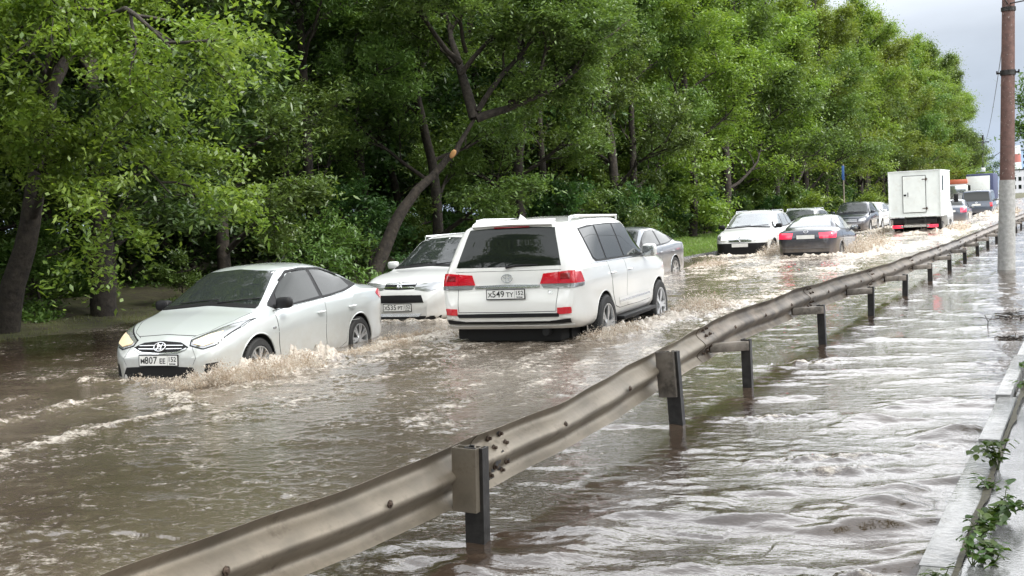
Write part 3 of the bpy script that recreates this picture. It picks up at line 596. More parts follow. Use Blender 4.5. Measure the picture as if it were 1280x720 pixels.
def scaled(t, L, W, H):
    c = CURVES[t]; kx, ky, kz = L/c['L'], W/c['W'], H/c['H']; d = {n: [(x*kx, v*(ky if n in ('w', 'wr') else kz)) for x, v in c[n]] for n in ('top', 'bot', 'w', 'belt', 'wr')}
    d.update(L=L, W=W, H=H, fa=c['fa']*kx, ra=(c['fa']-c['wb'])*kx, r=c['r']*min(1.1, kz), kx=kx, ky=ky, kz=kz); return d
def make_car(name, kind, dims, colour, loc, head, label, cat, glass_mat='glass', lower=None, detail=None, spokes=7, group=None, roofbars=None, rim=None):
    """loc = centre on the road; head = direction the nose points, radians from +x"""
    c = scaled(kind, *dims); sh = Shell(c, 110 if detail else 80, crown=.03 if kind == 'van' else (.05 if kind == 'estate' else .055))
    root = empty(name, (loc[0], loc[1], -WD), head, label=label, cat=cat, group=group)
    kx, ky, kz = c['kx'], c['ky'], c['kz']; W2 = dims[1]/2
    X = lambda *pts: [(x*kx, z*kz) for x, z in pts]
    Yz = lambda *pts: [(y*ky, z*kz) for y, z in pts]
    body = MB(); body.add(sh.V, sh.F); bo = body.build('body', [M[colour], M['well']], root, ang=32)
    # wheel wells
    cut = MB()
    for ax in (c['fa'], c['ra']):
        for sg in (-1, 1):
            n = 36; ra = c['r']+.045; y0, y1 = sg*(W2-.30), sg*(W2+.2); v = []; 
            for yy in (y0, y1):
                for j in range(n): a = 2*math.pi*j/n; v.append((ax+ra*math.cos(a), yy, c['r']+.01+ra*math.sin(a)))
            f = [(j, (j+1) % n, n+(j+1) % n, n+j) for j in range(n)] + [tuple(range(n))[::-1], tuple(range(n, 2*n))]
            if sg > 0: f = [q[::-1] for q in f]
            cut.add(v, f)
    co = cut.build('cutter', M['well'], root, ang=0)
    md = bo.modifiers.new('b', 'BOOLEAN'); md.object = co; md.operation = 'DIFFERENCE'; md.solver = 'EXACT'
    dg = bpy.context.evaluated_depsgraph_get(); dg.update(); me = bpy.data.meshes.new_from_object(bo.evaluated_get(dg)); bo.modifiers.clear()
    if len(me.polygons) > 500: bo.data = me
    bpy.data.objects.remove(co); me = bo.data
    while len(me.materials) > 2: me.materials.pop()
    mi = np.zeros(len(me.polygons), dtype=np.int32)
    for p in me.polygons:
        q = p.center
        for ax in (c['fa'], c['ra']):
            if all(math.hypot(me.vertices[i].co.x-ax, me.vertices[i].co.z-c['r']-.01) < c['r']+.047 for i in p.vertices): mi[p.index] = 1
        if q.z < c['bot'][3][1]+.03 and p.normal.z < -.8: mi[p.index] = 1
    me.polygons.foreach_set('material_index', mi); me.polygons.foreach_set('use_smooth', [True]*len(me.polygons)); me.set_sharp_from_angle(angle=R(32))
    b = MB(); b.box((0, 0, c['bot'][3][1]*.5+.17), (dims[0]*.8, dims[1]*.72, .16), bev=.2); b.box((c['ra'], 0, c['r']), (.12, dims[1]*.8, .12)); b.box((c['fa'], 0, c['r']), (.12, dims[1]*.8, .12)); b.build('underbody', M['well'], root)
    for ax in (c['fa'], c['ra']):
        for sg in (-1, 1): wheel(root, ax, sg*(W2-.125), c['r'], .215 if kind != 'estate' else .275, sg, spokes, rim=rim)
    P = dict(sh=sh, c=c, root=root, body=bo, X=X, Yz=Yz)
    G = M[glass_mat]
    # ---- glazing
    if kind == 'saloon':
        ws = ([(-.50, 1.385), (0, 1.42), (.50, 1.385)], [(-.675, 1.00), (0, 1.045), (.675, 1.00)]); rw = ([(-.47, 1.37), (0, 1.39), (.47, 1.37)], [(-.58, 1.12), (0, 1.13), (.58, 1.12)])
        dlo = ([(-1.36, 1.095), (-.95, 1.262), (-.6, 1.335), (-.1, 1.368), (.25, 1.358), (.53, 1.24), (.95, 1.02)], [(-1.38, 1.085), (-.9, 1.015), (-.4, .985), (.2, .96), (.6, .945), (.9, .945), (.99, .985)])
        fr = ([(-.22, 1.355), (.24, 1.345), (.50, 1.245), (.72, 1.11)], [(-.20, 1.005), (.2, .985), (.6, .968), (.78, .99)]); re = ([(-1.02, 1.225), (-.7, 1.315), (-.3, 1.355)], [(-1.10, 1.065), (-.7, 1.02), (-.29, 1.005)])
        sides = [fr, re]; doors = [([(-.27, .97), (.3, .945), (.94, .915)], [(-.24, .27), (.3, .25), (.88, .27)]), ([(-1.10, 1.01), (-.7, .99), (-.28, .972)], [(-.80, .33), (-.6, .27), (-.255, .27)])]; hz = .80; hx = (-.12, -.98)
        pill = None
    elif kind == 'estate':
        ws = ([(-.62, 1.77), (0, 1.79), (.62, 1.77)], [(-.79, 1.325), (0, 1.36), (.79, 1.325)]); rw = ([(-.60, 1.735), (0, 1.765), (.60, 1.735)], [(-.735, 1.255), (0, 1.25), (.735, 1.255)])
        dlo = ([(-1.70, 1.70), (-1.3, 1.73), (-.3, 1.74), (.35, 1.725), (.62, 1.63), (1.03, 1.34)], [(-1.58, 1.29), (-1.5, 1.245), (-.3, 1.235), (.5, 1.225), (.9, 1.225), (1.06, 1.275)])
        sides = [([(-.16, 1.72), (.33, 1.71), (.56, 1.62), (.90, 1.375)], [(-.12, 1.26), (.3, 1.255), (.7, 1.25), (.93, 1.285)]), ([(-1.0, 1.72), (-.6, 1.72), (-.22, 1.72)], [(-1.0, 1.265), (-.6, 1.262), (-.2, 1.26)]), ([(-1.66, 1.685), (-1.4, 1.70), (-1.07, 1.715)], [(-1.55, 1.31), (-1.45, 1.272), (-1.07, 1.268)])]
        doors = [([(-.2, 1.215), (.4, 1.205), (1.04, 1.19)], [(-.18, .56), (.4, .55), (1.02, .56)]), ([(-1.05, 1.225), (-.6, 1.22), (-.215, 1.216)], [(-.78, .60), (-.6, .56), (-.195, .56)])]; hz = 1.06; hx = (-.06, -.90)
    elif kind == 'crossover':
        ws = ([(-.56, 1.585), (0, 1.615), (.56, 1.585)], [(-.72, 1.125), (0, 1.165), (.72, 1.125)]); rw = ([(-.54, 1.52), (0, 1.55), (.54, 1.52)], [(-.64, 1.17), (0, 1.18), (.64, 1.17)])
        dlo = ([(-1.85, 1.40), (-1.3, 1.53), (-.3, 1.585), (.2, 1.565), (.5, 1.46), (1.0, 1.15)], [(-1.88, 1.20), (-1.3, 1.125), (-.3, 1.10), (.5, 1.075), (.9, 1.07), (1.02, 1.11)])
        sides = [([(-.2, 1.545), (.2, 1.53), (.46, 1.43), (.80, 1.21)], [(-.16, 1.125), (.2, 1.115), (.6, 1.10), (.84, 1.12)]), ([(-1.05, 1.515), (-.6, 1.54), (-.27, 1.55)], [(-1.10, 1.155), (-.7, 1.135), (-.25, 1.125)]), ([(-1.76, 1.385), (-1.4, 1.47), (-1.13, 1.50)], [(-1.76, 1.215), (-1.5, 1.185), (-1.18, 1.165)])]
        doors = [([(-.25, 1.08), (.3, 1.06), (.98, 1.03)], [(-.22, .40), (.3, .38), (.9, .40)]), ([(-1.12, 1.115), (-.7, 1.10), (-.265, 1.085)], [(-.82, .45), (-.6, .39), (-.235, .39)])]; hz = .92; hx = (-.1, -.98)
    else:
        ws = ([(-.70, 1.85), (0, 1.88), (.70, 1.85)], [(-.84, 1.23), (0, 1.27), (.84, 1.23)]); rw = ([(-.72, 1.80), (0, 1.83), (.72, 1.80)], [(-.80, 1.24), (0, 1.24), (.80, 1.24)])
        dlo = ([(-2.15, 1.76), (-1, 1.81), (.8, 1.80), (1.15, 1.62), (1.6, 1.24)], [(-2.2, 1.24), (-1, 1.22), (.8, 1.20), (1.4, 1.17), (1.6, 1.19)])
        sides = [([(.45, 1.76), (.8, 1.74), (1.1, 1.58), (1.4, 1.34)], [(.45, 1.24), (.8, 1.235), (1.1, 1.225), (1.45, 1.23)]), ([(-.75, 1.77), (-.2, 1.775), (.35, 1.765)], [(-.75, 1.26), (-.2, 1.255), (.35, 1.25)]), ([(-2.08, 1.73), (-1.5, 1.755), (-.85, 1.77)], [(-2.12, 1.27), (-1.5, 1.265), (-.85, 1.26)])]
        doors = [([(.42, 1.18), (.9, 1.17), (1.5, 1.14)], [(.42, .40), (.8, .38), (1.1, .40)]), ([(-.8, 1.2), (-.2, 1.195), (.38, 1.19)], [(-.8, .40), (-.2, .38), (.38, .40)])]; hz = 1.02; hx = (.5, .28)
    front_first = detail != 'rear' or True
    b = MB(); panel(b, sh, 'x+', Yz(*ws[0]), Yz(*ws[1]), .003, .012, 26, 12)
    wso = b.build('windscreen', M['clear_glass'] if glass_mat == 'glass' else G, root, ang=60)
    b = MB(); strip(b, sh, 'x+', Yz(*[(y, z-.012) for y, z in ws[1]]), .035, .010)
    for sg in (-.1, .45):
        q = [sh.hit('x+', y*ky, z*kz) for y, z in ((sg-.35, ws[1][1][1]-.015), (sg, ws[1][1][1]+.012), (sg+.18, ws[1][1][1]+.02))]
        b.tube([l+n*.02 for l, n in q], .008, 5)
    b.build('wiper', M['black'], wso)
    b = MB(); panel(b, sh, 'x-', Yz(*rw[0]), Yz(*rw[1]), .003, .012, 20, 10); P['rw'] = b.build('rear_window', G, root, ang=60)
    for sg in (1, -1):
        ax = 'y+' if sg > 0 else 'y-'
        b = MB(); panel(b, sh, ax, X(*dlo[0]), X(*dlo[1]), .0015, .01, 30, 7); tr = b.build('window_surround', M['black'], root)
        for t_, b_ in sides:
            b = MB(); panel(b, sh, ax, X(*t_), X(*b_), .0055, .008, 16, 7); b.build('side_window', G, root, ang=60)
        for (t_, b_), hxx in zip(doors, hx):
            e = .008
            t2 = [(t_[0][0]-e, t_[0][1]+e)]+[(x, z+e) for x, z in t_[1:-1]]+[(t_[-1][0]+e, t_[-1][1]+e)]; b2 = [(b_[0][0]-e, b_[0][1]-e)]+[(x, z-e) for x, z in b_[1:-1]]+[(b_[-1][0]+e, b_[-1][1]-e)]
            b = MB(); panel(b, sh, ax, X(*t_), X(*b_), .0038, .007, 18, 12); dr = b.build('door', M[colour], root)
            b = MB(); panel(b, sh, ax, X(*t2), X(*b2), .0014, .006, 18, 12); b.build('door_gap', M['well'], dr)
            l, n = sh.hit(ax, hxx*kx, hz*kz); b = MB(); b.tube([l+n*.006+Vector((-.085, 0, 0)), l+n*.036+Vector((-.06, 0, .003)), l+n*.04+Vector((0, 0, .004)), l+n*.036+Vector((.06, 0, .003)), l+n*.006+Vector((.085, 0, 0))], [.011, .013, .014, .013, .011], 8)
            b.build('handle', M['chrome'] if kind in ('estate',) else M[colour], dr)
        # mirror
        mx, mz = {'saloon': (.86, .965), 'estate': (.90, 1.24), 'crossover': (.86, 1.11), 'van': (1.38, 1.24)}[kind]; mx *= kx; mz *= kz
        l, n = sh.hit(ax, mx, mz); mb = MB(); cc = l+Vector((-.02, sg*.13, .045)); rx = (.065, .105, .07) if kind != 'estate' else (.075, .115, .105)
        v, f = supell(1, rx, .55); mb.add([Vector(p)+cc for p in v], f)
        mb.tube([l+Vector((0, -sg*.02, -.01)), l+Vector((-.01, sg*.06, .012))], [.035, .025], 8)
        mo = mb.build('mirror', M[detail.get('mirror', colour)] if isinstance(detail, dict) else M[colour], root)
        mb = MB(); mb.box(cc+Vector((-rx[0]*.93, 0, 0)), (.012, rx[1]*1.5, rx[2]*1.4), bev=.4); mb.build('mirror_glass', M['sheen_glass'], mo)
    if lower:                                                               # unpainted lower cladding
        for sg in (1, -1):
            ax = 'y+' if sg > 0 else 'y-'; b = MB(); z0 = c['bot'][3][1]+.03
            strip(b, sh, ax, [(c['ra']+c['r']+.07, z0+.09), (c['fa']-c['r']-.07, z0+.09)], .15, .012, .03, 12); b.build('sill_cladding', M[lower], root)
    # arch lips
    for ax_ in (c['fa'], c['ra']):
        for sg in (1, -1):
            b = MB(); pts = []
            for k in range(19):
                a = R(-8+196*k/18); rr = c['r']+.052
                px, pz = ax_+rr*math.cos(a), c['r']+.01+rr*math.sin(a)
                l, n = sh.hit('y+' if sg > 0 else 'y-', px, max(pz, c['bot'][3][1]+.03)); pts.append(Vector((px, l.y-sg*.004, pz)))
            b.tube(pts, .011 if not lower else .020, 6); b.build('arch_lip', M[lower] if lower else M[colour], root)
    if roofbars:
        for sg in (1, -1):
            b = MB(); z = []; 
            for x in roofbars:
                l, n = sh.hit('z+', x*kx, sg*(c['wr'][4][1]-.05)); z.append(l)
            pts = [z[0]]+[p+Vector((0, 0, .06)) for p in (z[0]*.9+z[1]*.1, z[1], z[-1]*.9+z[-2]*.1)]+[z[-1]]
            b.tube(pts, [.012, .022, .024, .022, .012], 8); b.build('roof_rail', M['chrome'], root)
    return P

def front(P, lamp='clear_lamp', grille='chrome', pl=None, emb=None, fz=None, warm=None):
    """head lamps, grille, bumper openings and front plate of a saloon or crossover"""
    sh, root, Yz = P['sh'], P['root'], P['Yz']
def seam(P, axis, line, w=.008, name='panel_gap'):
    b = MB(); strip(b, P['sh'], axis, line, w*.7, .0012, .004, 24); return b.build(name, M['well'], P['body'])

def on(sh, axis, a, b, off=0): l, n = sh.hit(axis, a, b); return l+n*off
def pan(P, name, axis, top, bot, mat_, off=.006, th=.012, nu=14, nv=6, parent=None, bulge=0, label=None):
    b = MB(); panel(b, P['sh'], axis, top, bot, off, th, nu, nv, 0, bulge); return b.build(name, M[mat_] if isinstance(mat_, str) else mat_, parent or P['root'], ang=50, label=label)
def mirror_pts(l): return [(-y, z) for y, z in l][::-1]
def both(P, name, axis, top, bot, mat_, **k):
    a = pan(P, name, axis, top, bot, mat_, **k); b = pan(P, name, axis, mirror_pts(top), mirror_pts(bot), mat_, **k); return a, b

# ---- silver saloon wading towards the camera
P = make_car('silver_saloon', 'saloon', (4.37, 1.70, 1.47), 'silver', (-9.98, 12.22), R(-83.3), 'silver four-door saloon ploughing through the flood towards the viewer with warm headlamps lit', 'car', detail={'mirror': 'black'}, spokes=7)
sh, root = P['sh'], P['root']
both(P, 'lamp_bezel', 'x+', [(.365, .698), (.56, .782), (.70, .847), (.785, .875)], [(.385, .632), (.56, .588), (.69, .625), (.792, .80)], 'black', off=.002, nu=18, nv=8)
both(P, 'headlight', 'x+', [(.385, .690), (.56, .770), (.70, .835), (.765, .862)], [(.40, .640), (.56, .600), (.68, .635), (.775, .80)], 'clear_lamp', off=.005, bulge=.012, nu=18, nv=8)
for hl in [o for o in root.children if o.name.startswith('headlight')]:
    sg = 1 if hl.data.vertices[0].co.y > 0 else -1
    b = MB(); panel(b, sh, 'x+', [(sg*.42, .674), (sg*.56, .735), (sg*.68, .765)], [(sg*.43, .648), (sg*.56, .622), (sg*.66, .655)], .020, .006, 10, 5); b.build('bulb_reflector', M['warm_lamp'], hl)
g = pan(P, 'grille', 'x+', [(-.375, .622), (-.26, .672), (0, .690), (.26, .672), (.375, .622)], [(-.37, .612), (-.25, .560), (0, .546), (.25, .560), (.37, .612)], 'black', off=.004, nu=24)
b = MB(); strip(b, sh, 'x+', [(-.36, .606), (-.25, .563), (0, .550), (.25, .563), (.36, .606)], .014, .012); strip(b, sh, 'x+', [(-.30, .638), (0, .642), (.30, .638)], .008, .010); strip(b, sh, 'x+', [(-.30, .606), (0, .603), (.30, .606)], .008, .010); b.build('grille_bar', M['chrome'], g)
emblem(root, sh, 'x+', 0, .622, 'oval_h', .95, .018)
plate(root, 2.198, 0, .475, 'M807EE', '152', 1, tilt=-.06)
pan(P, 'lower_intake', 'x+', [(-.46, .395), (0, .41), (.46, .395)], [(-.52, .27), (0, .25), (.52, .27)], 'black', off=.004)
both(P, 'fog_recess', 'x+', [(.60, .43), (.70, .44)], [(.56, .28), (.68, .30)], 'black', off=.005)
seam(P, 'z+', [(1.25, .70), (1.6, .655), (1.9, .52), (2.02, .36)]); seam(P, 'z+', [(1.25, -.70), (1.6, -.655), (1.9, -.52), (2.02, -.36)]); seam(P, 'x+', [(-.40, .735), (0, .755), (.40, .735)])
seam(P, 'x+', [(.42, .63), (.50, .50), (.46, .42)], .005); seam(P, 'x+', [(-.42, .63), (-.50, .50), (-.46, .42)], .005)
pan(P, 'tail_light', 'y+', [(-2.10, .965), (-1.90, .975), (-1.80, .93)], [(-2.13, .83), (-1.95, .83), (-1.82, .90)], 'red_lamp', off=.006); pan(P, 'tail_light', 'y-', [(-2.10, .965), (-1.90, .975), (-1.80, .93)], [(-2.13, .83), (-1.95, .83), (-1.82, .90)], 'red_lamp', off=.006)
b = MB(); strip(b, sh, 'y+', [(-1.22, .60), (-.4, .635), (.6, .66), (1.0, .66)], .008, .0035, .004); b.build('side_crease', M['silver'], root)
for ax in ('y+', 'y-'):
    b = MB(); strip(b, sh, ax, [(.50, 1.262), (.26, 1.362), (-.1, 1.380), (-.6, 1.352), (-1.0, 1.245)], .022, .014, .006, 24); b.build('rain_visor', M['black'], root)
    b = MB(); strip(b, sh, ax, [(-1.30, 1.10), (-.9, 1.03), (-.4, .998), (.3, .972), (.9, .945)], .016, .008, .004, 24); b.build('belt_moulding', M['black'], root)
    l = on(sh, ax, 1.02, .72); b = MB(); b.box(l, (.07, .02, .03), bev=.5); b.build('side_repeater', M['clear_lamp'], root)
b = MB(); l = on(sh, 'z+', -.55, 0); b.tube([l, l+Vector((-.16, 0, .10))], [.006, .003], 6); b.build('aerial', M['black'], root)

# ---- white long estate driving away
hd = 90+5.0
P = make_car('white_off_roader', 'estate', (4.95, 1.98, 1.90), 'white', (-7.10, 15.83), R(hd), 'big white off-road estate driving away, red tail lamps and dark rear window, nearest the rail', 'car', detail={'mirror': 'white'}, spokes=5, roofbars=(-1.75, -1.55, -.6, .2, .4))
sh, root = P['sh'], P['root']
for sg in (1, -1):
    fl = (lambda l: [(y*sg, z) for y, z in l])
    t = empty('tail_light'); t.parent = root
    pan(P, 'lamp_inner', 'x-', fl([(.50, 1.175), (.70, 1.192)]), fl([(.455, 1.045), (.70, 1.045)]), 'red_lamp', off=.014, parent=t, bulge=.006)
    pan(P, 'lamp_outer', 'x-', fl([(.705, 1.192), (.84, 1.205), (.905, 1.20)]), fl([(.705, 1.045), (.84, 1.045), (.925, 1.045)]), 'red_lamp', off=.014, parent=t, bulge=.004)
    pan(P, 'lamp_core', 'x-', fl([(.735, 1.17), (.86, 1.175)]), fl([(.735, 1.10), (.87, 1.10)]), 'dark_red', off=.019, parent=t)
    pan(P, 'lamp_clear', 'x-', fl([(.47, 1.040), (.70, 1.040), (.925, 1.040)]), fl([(.50, .992), (.70, .988), (.925, .990)]), 'clear_lamp', off=.013, parent=t)
    ax = 'y+' if sg > 0 else 'y-'
    pan(P, 'lamp_side', ax, [(-2.39, 1.19), (-2.20, 1.18)], [(-2.39, 1.045), (-2.14, 1.045)], 'red_lamp', off=.012, parent=t)
    pan(P, 'lamp_side_clear', ax, [(-2.40, 1.040), (-2.14, 1.040)], [(-2.41, .992), (-2.15, 1.0)], 'clear_lamp', off=.011, parent=t)
    pan(P, 'reflector', 'x-', fl([(.70, .742), (.87, .748)]), fl([(.70, .655), (.87, .665)]), 'red_lamp', off=.012)
    pan(P, 'bumper_trim_end', 'x-', fl([(.60, .575), (.86, .60)]), fl([(.60, .545), (.86, .545)]), 'black', off=.010)
pan(P, 'tailgate_trim', 'x-', [(-.45, 1.035), (0, 1.045), (.45, 1.035)], [(-.45, .995), (0, 1.0), (.45, .995)], 'chrome', off=.016)
pan(P, 'bumper_step', 'x-', [(-.72, .672), (0, .675), (.70, .672)], [(-.72, .625), (0, .622), (.68, .625)], 'black', off=.014)
pan(P, 'bumper_trim', 'x-', [(-.62, .572), (0, .570), (.62, .572)], [(-.62, .545), (0, .542), (.62, .545)], 'black', off=.010)
pan(P, 'bumper_lip', 'x-', [(-.88, .535), (0, .530), (.88, .535)], [(-.86, .495), (0, .49), (.86, .495)], 'white', off=.03)
seam(P, 'x-', [(-.70, 1.2), (-.70, .95), (-.68, .70)], .009); seam(P, 'x-', [(.70, 1.2), (.70, .95), (.68, .70)], .009); seam(P, 'x-', [(-.68, .695), (0, .69), (.68, .695)], .010); seam(P, 'x-', [(-.74, 1.222), (0, 1.222), (.74, 1.222)], .007)
plate(root, -2.485, 0, .925, 'X549TY', '152', -1)
emblem(root, sh, 'x-', 0, 1.125, 'ovals', 1.0, .022)
v, f = text_mb('V8', .055, .002); b = MB(); b.add([on(sh, 'x-', -(q[0]-.60)*1.0-.0+0, .935+q[1], .012) for q in [(p[0]+1.2, p[1]) for p in v]], f); b.build('badge', M['chrome'], root, ang=0)
b = MB(); strip(b, sh, 'x-', [(-.56, 1.80), (0, 1.815), (.56, 1.80)], .05, .05, .05); b.build('roof_spoiler', M['white'], root)
b = MB(); strip(b, sh, 'x-', [(-.25, 1.775), (.25, 1.775)], .014, .02); b.build('brake_light', M['dark_red'], root)
b = MB(); q = [on(sh, 'x-', y, z, .02) for y, z in ((.02, 1.262), (-.12, 1.285), (-.42, 1.29))]; b.tube(q, [.02, .011, .007], 6); b.build('rear_wiper', M['black'], root)
b = MB(); l = on(sh, 'z+', -1.75, .0); b.add([l+Vector(q) for q in ((.12, -.02, 0), (.12, .02, 0), (-.08, .03, 0), (-.08, -.03, 0), (-.07, 0, .075), (-.02, 0, .06))], [(0, 1, 5), (1, 2, 4, 5), (0, 5, 4, 3), (2, 3, 4), (0, 3, 2, 1)]); b.build('roof_fin', M['white'], root)
for ax, sg in (('y+', 1), ('y-', -1)):
    b = MB(); strip(b, sh, ax, [(-.60, .655), (1.0, .655)], .10, .010, .02, 14); b.build('door_guard', M['chrome' if 0 else 'white'], root)
    b = MB(); strip(b, sh, ax, [(-.60, .655), (1.0, .655)], .030, .016, .01, 14); b.build('door_moulding', M['chrome'], root)
    b = MB(); b.box((.15, sg*.97, .43), (1.75, .20, .05), bev=.35); b.box((.15, sg*.93, .395), (1.7, .12, .05), bev=.3); b.build('running_board', M['black'], root)
    b = MB(); strip(b, sh, ax, [(-1.74, 1.262), (-.6, 1.245), (.95, 1.235)], .012, .010, .006, 14); b.build('belt_moulding', M['chrome'], root)
    pan(P, 'badge', ax, [(-1.99, 1.31), (-1.88, 1.31)], [(-1.99, 1.285), (-1.88, 1.285)], 'chrome', off=.006)
b = MB(); b.box((-2.0, 0, .40), (.55, 1.35, .24), bev=.35); b.tube([(-2.40, -.5, .42), (-1.6, -.5, .42)], .05, 10); b.box((-2.2, .65, .42), (.12, .3, .2), bev=.3); b.build('exhaust_and_spare_wheel_well', M['well'], root)
both(P, 'headlight', 'x+', [(.5, 1.08), (.85, 1.08)], [(.5, .9), (.85, .92)], 'clear_lamp'); pan(P, 'grille', 'x+', [(-.46, 1.08), (.46, 1.08)], [(-.42, .8), (.42, .8)], 'chrome')

# ---- faces shared by the smaller cars
def face(P, plate_txt, pz, lamp='clear_lamp', gr=None, dark_low=None, emb=None, ez=None, kz=1, intake=True, bars=3):
    c = P['c']; kz = c['kz']; ky = c['ky']; z0 = c['top'][-1][1]
    hz = [(y*ky, z*kz) for y, z in ((.46, .845), (.62, .885), (.74, .90))], [(y*ky, z*kz) for y, z in ((.44, .73), (.62, .735), (.745, .80))]
    a, b_ = both(P, 'headlight', 'x+', hz[0], hz[1], 'clear_lamp', off=.006, bulge=.01)
    if lamp != 'clear_lamp':
        for hl, sg in ((a, 1), (b_, -1)):
            b = MB(); panel(b, P['sh'], 'x+', [(sg*y, z-.02*kz) for y, z in hz[0][:2]], [(sg*y, z+.015*kz) for y, z in hz[1][:2]], .02, .006, 8, 5); b.build('bulb_reflector', M[lamp], hl)
    g = pan(P, 'grille', 'x+', [(-.40*ky, .83*kz), (0, .845*kz), (.40*ky, .83*kz)], [(-.36*ky, .70*kz), (0, .69*kz), (.36*ky, .70*kz)], gr or 'black', off=.004)
    b = MB()
    for i in range(bars): strip(b, P['sh'], 'x+', [(-.38*ky, (.815-.045*i)*kz), (0, (.825-.045*i)*kz), (.38*ky, (.815-.045*i)*kz)], .013, .012)
    b.build('grille_bar', M['chrome'], g)
    if dark_low:
        pan(P, 'lower_bumper', 'x+', [(-.80*ky, dark_low*kz), (0, dark_low*kz), (.80*ky, dark_low*kz)], [(-.78*ky, .33*kz), (0, .31*kz), (.78*ky, .33*kz)], 'black', off=.012, nu=24)
    elif intake: pan(P, 'lower_intake', 'x+', [(-.52*ky, .50*kz), (0, .51*kz), (.52*ky, .50*kz)], [(-.56*ky, .36*kz), (0, .34*kz), (.56*ky, .36*kz)], 'black', off=.004)
    l = on(P['sh'], 'x+', 0, pz); plate(P['root'], l.x+(.03 if dark_low else .016), 0, pz, plate_txt or 'X000XX', '152', 1, blank=plate_txt is None)
    if emb: emblem(P['root'], P['sh'], 'x+', 0, ez*kz, emb, 1.1, .02)
    seam(P, 'z+', [(1.2*c['kx'], .72*ky), (1.7*c['kx'], .68*ky), (2.1*c['kx'], .5*ky)]); seam(P, 'z+', [(1.2*c['kx'], -.72*ky), (1.7*c['kx'], -.68*ky), (2.1*c['kx'], -.5*ky)])
def simple_rear(P, lamp='red_lamp', z0=.80, z1=.95, y0=.42, y1=.78, pz=None, blank=True, dark=None):
    c = P['c']; kz, ky = c['kz'], c['ky']
    both(P, 'tail_light', 'x-', [(y0*ky, z1*kz*.995), (y1*ky, z1*kz)], [((y0+.03)*ky, z0*kz), (y1*ky, z0*kz)], lamp, off=.012, bulge=.006)
    if pz: l = on(P['sh'], 'x-', 0, pz); plate(P['root'], l.x-.014, 0, pz, 'X000XX', '152', -1, blank=True)
    if dark: pan(P, 'lower_bumper', 'x-', [(-.72*ky, dark*kz), (.72*ky, dark*kz)], [(-.70*ky, .30*kz), (.70*ky, .30*kz)], 'black', off=.010)

# white crossover following the silver saloon
P = make_car('white_crossover', 'crossover', (4.66, 1.80, 1.66), 'cool_white', (-10.48, 18.62), R(-88.5), 'white crossover half hidden behind the big off-road estate, its nose just clear of the water', 'car', detail={'mirror': 'cool_white'}, roofbars=(-1.5, -1.3, -.5, .1, .25))
sh, root = P['sh'], P['root']
both(P, 'headlight', 'x+', [(.30, .865), (.55, .90), (.73, .90)], [(.30, .79), (.55, .755), (.735, .80)], 'clear_lamp', off=.006, bulge=.01)
g = pan(P, 'grille', 'x+', [(-.30, .895), (0, .905), (.30, .895)], [(-.29, .80), (0, .79), (.29, .80)], 'black', off=.004)
b = MB(); strip(b, sh, 'x+', [(-.29, .878), (.29, .878)], .022, .012); strip(b, sh, 'x+', [(-.29, .822), (.29, .822)], .022, .012); b.build('grille_bar', M['chrome'], g)
emblem(root, sh, 'x+', 0, .848, 'diamonds', .8, .02)
pan(P, 'lower_intake', 'x+', [(-.44, .70), (0, .705), (.44, .70)], [(-.50, .58), (0, .575), (.50, .58)], 'black', off=.006)
plate(root, on(sh, 'x+', 0, .50).x+.02, 0, .50, 'X535PT', '152', 1)
pan(P, 'skid_plate', 'x+', [(-.45, .40), (.45, .40)], [(-.40, .35), (.40, .35)], 'chrome', off=.012); pan(P, 'lower_bumper', 'x+', [(-.74, .36), (.74, .36)], [(-.70, .29), (.70, .29)], 'black', off=.008)

# grey saloon on the far lane, beyond the off-roader
P = make_car('grey_saloon', 'saloon', (4.45, 1.72, 1.48), 'grey_silver', (-10.72, 27.65), R(-91), 'mid-grey saloon seen beyond the big estate, pale windscreen towards the viewer', 'car', glass_mat='glass', detail={'mirror': 'grey_silver'})
P['root'].children[2].data.materials[0] = M['sheen_glass']
face(P, None, .50)

# white crossover with lit lamps
P = make_car('white_compact_crossover', 'crossover', (4.32, 1.82, 1.68), 'cool_white', (-10.22, 38.3), R(-88.9), 'white compact crossover with black lower bumper and roof rails coming on with headlamps lit', 'car', glass_mat='sheen_glass', lower='black', detail={'mirror': 'black'}, roofbars=(-1.5, -1.3, -.5, .1, .25))
face(P, None, .60, lamp='lit_lamp', gr='chrome', dark_low=.66, emb='lozenge', ez=.78, bars=2)

# dark saloon driving away with tail lamps lit
P = make_car('dark_saloon', 'saloon', (4.41, 1.76, 1.49), 'dark_blue', (-7.68, 36.15), R(91.5), 'dark blue-grey saloon driving away in its own spray with both tail lamps glowing', 'car', glass_mat='sheen_glass', detail={'mirror': 'dark_blue'})
simple_rear(P, 'red_lamp_lit', .80, .96, .36, .80, .86)
sh, root = P['sh'], P['root']; emblem(root, sh, 'x-', 0, 1.0, 'plain', 1.0, .016)
seam(P, 'x-', [(-.62, .74), (0, .72), (.62, .74)], .01); pan(P, 'bumper_crease', 'x-', [(-.66, .56), (0, .55), (.66, .56)], [(-.68, .53), (0, .52), (.68, .53)], 'slate', off=.012); pan(P, 'lower_bumper', 'x-', [(-.66, .42), (.66, .42)], [(-.62, .30), (.62, .30)], 'black', off=.008)

